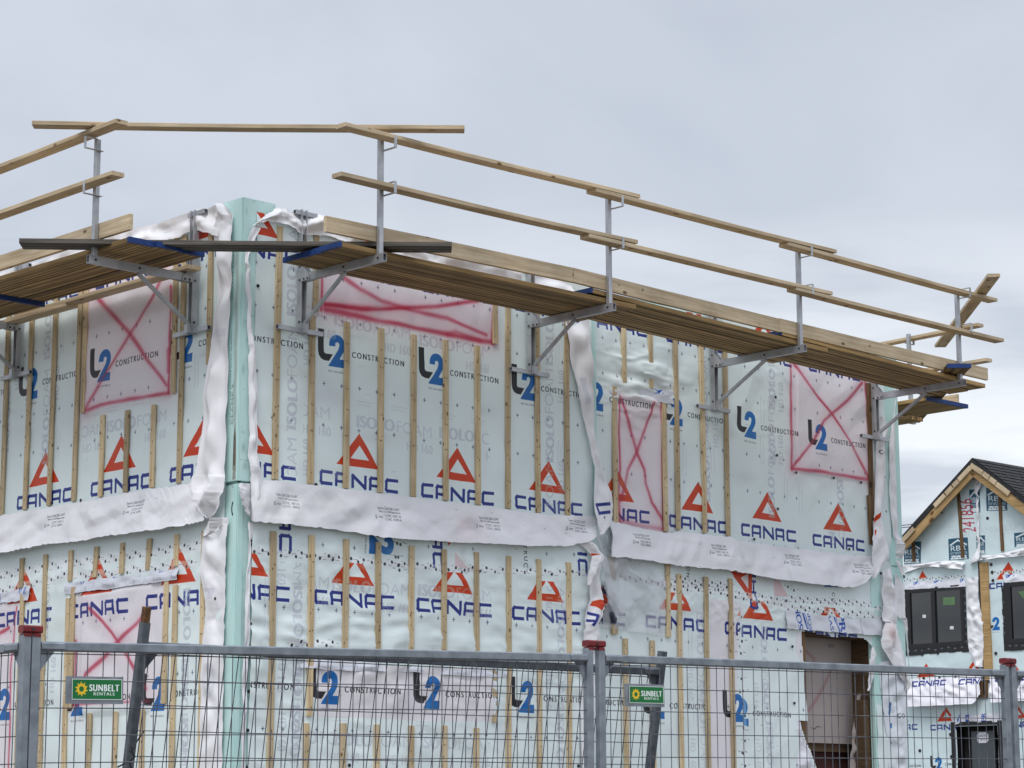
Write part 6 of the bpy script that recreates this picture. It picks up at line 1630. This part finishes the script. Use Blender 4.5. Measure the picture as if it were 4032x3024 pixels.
sl2 = (oza - ozl) / (oxa - oxl); oxr = oxa + (oxa - oxl) * 1.02
th = .12
roofm = MB()
for (xA, zA, xB, zB) in ((oxl, ozl, oxa, oza), (oxa, oza, oxr, ozl)):
    nx_, nz_ = -(zB - zA), (xB - xA); q = math.hypot(nx_, nz_); nx_, nz_ = nx_ / q * th, nz_ / q * th
    roofm.prism([[(xA, -OH, zA), (xB, -OH, zB), (xB - nx_ * .0, -OH, zB - th * 1.1), (xA, -OH, zA - th * 1.1)], [(xA, 9.4, zA), (xB, 9.4, zB), (xB, 9.4, zB - th * 1.1), (xA, 9.4, zA - th * 1.1)]], None)
roof = roofm.build('roof', M['shingle'], nh)
# courses of shingles on the visible slope
dl_ = Vector((oxr - oxa, 0, ozl - oza)); Ls = dl_.length; dl_.normalize(); nrm = Vector((-dl_.z, 0, dl_.x)); nrm = nrm if nrm.z > 0 else -nrm
nc = int(Ls / .145)
for i in range(nc):
    m_ = MB(); rs = random.Random(i); y = -OH - .01 - rs.random() * .2
    A0 = Vector((oxa, 0, oza)) + dl_ * (.145 * i); A1 = Vector((oxa, 0, oza)) + dl_ * (.145 * (i + 1) + .02)
    while y < 9.4:
        wd = rs.uniform(.22, .36); h_ = .006 + rs.random() * .006
        ya, yb2 = max(y, -OH - .01), min(y + wd - .008, 9.4)
        p0 = A0 + nrm * .003; p1 = A1 + nrm * (h_ + .012)
        m_.quad((p0.x, ya, p0.z), (p1.x, ya, p1.z), (p1.x, yb2, p1.z), (p0.x, yb2, p0.z))
        q1 = A1 + nrm * .002; m_.quad((p1.x, ya, p1.z), (q1.x, ya, q1.z), (q1.x, yb2, q1.z), (p1.x, yb2, p1.z))
        y += wd
    o = m_.build('shingle_course', M['shingle'], roof); o['kind'] = 'stuff'
def rake(p0, p1, name, mat, w_, out, t=.04):
    a = FN.at(p0, out); b = FN.at(p1, out); a = Vector((a[0], -out, a[1])); b = Vector((b[0], -out, b[1])); d = (b - a).normalized()
    L__ = (b - a).length; u_ = Vector((0, -1, 0)); s_ = d.cross(u_)
    mt_ = Matrix.Identity(4)
    for i in range(3): mt_[i][0], mt_[i][1], mt_[i][2] = d[i], u_[i], s_[i]
    mt_.translation = a
    return MB().box(0, L__, -t / 2, t / 2, -w_ / 2, w_ / 2).build(name, M[mat], nh, mt_)
rake(zr(375, 985), zr(1062, 245), 'rake_board', 'fascia', .24, .26)
a1 = FN.at(zr(1062, 245), .26); b1 = (2 * a1[0] - FN.at(zr(375, 985), .26)[0], FN.at(zr(375, 985), .26)[1])
m_ = MB().bar((a1[0], -.26, a1[1]), (b1[0], -.26, b1[1]), .04, .24, (0, 0, 1), .003); m_.build('rake_board', M['fascia'], nh)
for p0, p1 in ((zr(375, 938), zr(490, 815)), (zr(690, 597), zr(790, 492)), (zr(800, 482), zr(862, 415)), (zr(870, 405), zr(920, 355)), (zr(925, 345), zr(1040, 222))):
    rake(p0, p1, 'rake_block', 'rail', .10, .30, .04)
for p0, p1 in ((zr(1040, 200), zr(1155, 275)), (zr(1160, 280), zr(1220, 325)), (zr(1225, 330), zr(1285, 375)), (zr(1290, 382), zr(1415, 480))):
    rake(p0, p1, 'rake_block', 'rail', .10, .30, .04)
# loose membrane of the townhouse
drape('skirt_sheet', FN, [(zr(385, 1172), zr(390, 1245), .03, .06), (zr(560, 1158), zr(560, 1195), .03, .10), (zr(720, 1130), zr(720, 1185), .04, .12), (zr(880, 1128), zr(880, 1205), .04, .14), (zr(990, 1140), zr(970, 1213), .04, .14)], M['white'], wallN, 40, 8, .6, .03, 31, None, .05)
drape('skirt_sheet', FN, [(zr(1110, 1070), zr(1105, 1130), .04, .10), (zr(1190, 1078), zr(1200, 1112), .05, .14), (zr(1320, 1060), zr(1320, 1095), .05, .12), (zr(1556, 1005), zr(1556, 1080), .05, .12), (zr(1800, 960), zr(1800, 1060), .05, .12)], M['white'], wallN, 40, 8, .6, .03, 32, None, .05)
drape('gable_flap', FN, [(zr(1058, 330), zr(1150, 370), .05, .08), (zr(1075, 420), zr(1118, 440), .06, .10), (zr(1092, 490), zr(1105, 480), .06, .08)], M['white'], wallN, 24, 8, .7, .03, 33, None, .03)
drape('gable_flap', FN, [(zr(1092, 480), zr(1108, 485), .05, .05), (zr(1100, 700), zr(1120, 700), .05, .06), (zr(1105, 900), zr(1125, 900), .05, .06), (zr(1100, 1000), zr(1130, 1010), .05, .10), (zr(1035, 1140), zr(1115, 1110), .05, .14), (zr(1040, 1160), zr(1060, 1150), .05, .10)], M['white'], wallN, 40, 8, .7, .02, 34, None, .02)
cSk = small_canvas(FN, [zs(560, 480), zs(1620, 920)], (232, 230, 237), 150)
for p in (zq(1030, 812), zq(1520, 790)):
    x, z = FN.at(p, .12); pr_canac(cSk, Aff(x, z, kN), 1, lambda a, b: (b < FN.at(zq(1030, 730))[1]).astype(np.float32))
x, z = FN.at(zs(955, 780), .12); pr_skirt(cSk, x, z - .02)
mSk = img_mat('townhouse skirt', cSk, .5, .3)
drape('skirt_sheet', FN, [(zs(585, 545), zs(605, 895), .03, .22), (zs(700, 545), zs(720, 892), .03, .26), (zs(900, 535), zs(920, 885), .03, .26), (zs(1100, 525), zs(1130, 872), .03, .26), (zs(1300, 515), zs(1310, 862), .03, .26), (zs(1420, 508), zs(1425, 856), .03, .26), (zs(1500, 500), zs(1470, 790), .03, .22), (zs(1530, 500), zs(1510, 735), .03, .18)], mSk, wallN, 60, 10, .6, .02, 35, cSk, .03)
cSk2 = small_canvas(FN, [zs(1620, 420), zs(2300, 900)], (232, 230, 237), 150)
for p in (zq(1900, 760), zq(2150, 750)):
    x, z = FN.at(p, .12); pr_canac(cSk2, Aff(x, z, kN), 1, lambda a, b: (b < FN.at(zq(1900, 690))[1]).astype(np.float32))
x, z = FN.at(zs(2010, 715), .12); pr_skirt(cSk2, x, z - .02)
drape('skirt_sheet', FN, [(zs(1648, 470), zs(1645, 838), .03, .24), (zs(1800, 460), zs(1800, 838), .03, .26), (zs(2000, 450), zs(2000, 822), .03, .26), (zs(2300, 430), zs(2300, 810), .03, .26)], img_mat('townhouse skirt', cSk2, .5, .3), wallN, 40, 10, .6, .02, 36, cSk2, .03)
drape('white_strip', FN, [(zr(1000, 1290), zr(1110, 1285), .03, .08), (zr(1000, 1500), zr(1115, 1500), .03, .08), (zq(1620, 60), zq(1775, 60), .03, .08), (zq(1625, 300), zq(1785, 300), .03, .08), (zq(1640, 420), zq(1785, 420), .03, .08), (zq(1700, 600), zq(1780, 600), .04, .08)], M['white'], wallN, 50, 8, .6, .02, 37, None, .03)
def nstrip(top, bot, marks, seed):
    cv = small_canvas(FN, [(min(p[0] for p in top) - 20, min(p[1] for p in top) - 20), (max(p[0] for p in bot) + 20, max(p[1] for p in bot) + 20)], (226, 226, 234), 170)
    for mk in marks: mk(cv)
    drape('flashing_strip', FN, [(a_, b_, .03, .045) for a_, b_ in zip(top, bot)], img_mat('flashing print', cv, .35, .2), wallN, 24, 6, .5, .008, seed, cv, .01, False)
nstrip([zr(388, 1335), zr(700, 1318), zr(985, 1300)], [zr(408, 1408), zr(700, 1392), zr(998, 1378)], [blue_logo(FN, zr(495, 1368), .14, .09), blue_logo(FN, zr(690, 1350), .2, .1), blue_logo(FN, zr(945, 1340), .12, .1)], 41)
nstrip([zr(1345, 1268), zr(1450, 1258), zr(1700, 1240)], [zr(1370, 1340), zr(1450, 1335), zr(1700, 1312)], [blue_logo(FN, zr(1390, 1300), .2, .12)], 42)
nstrip([zs(1150, 1010), zs(1400, 990), zs(1790, 970)], [zs(1180, 1115), zs(1400, 1095), zs(1775, 1082)], [blue_text(FN, zs(1600, 1080), 'PRO', .30, .11, PI / 2), blue_text(FN, zs(1290, 1090), 'S', .2, .1, PI / 2), blue_text(FN, zs(1395, 1090), 'B', .2, .1, PI / 2)], 43)
capn = MB().disc((0, 0, 0), .035, (0, -1, 0), .01, 8).mesh('cap_nail', M['cap_black'])
for p in (zq(1142, 468), zq(1304, 455), zq(1478, 425), zq(1912, 458), zq(1157, 722), zq(1322, 720), zq(1492, 710), zq(1437, 1307), zq(1117, 1477), zq(1448, 1540), zr(1198, 715), zr(1243, 1238), zr(1250, 1318), zr(385, 1280), zr(1233, 1163)):
    x, z = FN.at(p, .05); place('cap_nail', capn, wallN, Matrix.Translation((x, -.03, z)))
# ---- cables beyond the roof
for p, q, lb_ in ((zr(300, 793), zr(470, 775), 'upper thin overhead cable behind the townhouse roof'), (zr(300, 813), zr(470, 798), 'lower thin overhead cable behind the townhouse roof')):
    a = at_depth(p, 95); b = at_depth(q, 92); d = (b - a)
    m_ = MB(); pts = [a + d * t + Vector((0, 0, -.0 + .25 * ((t - .5) ** 2) * .02)) for t in np.linspace(-9, 9, 24)]
    m_.path([tuple(v_) for v_ in pts], .018, 5)
    tag(m_.build('overhead_cable', M['black']), lb_, 'cable', 'overhead cables')
print('objects', len(bpy.data.objects))
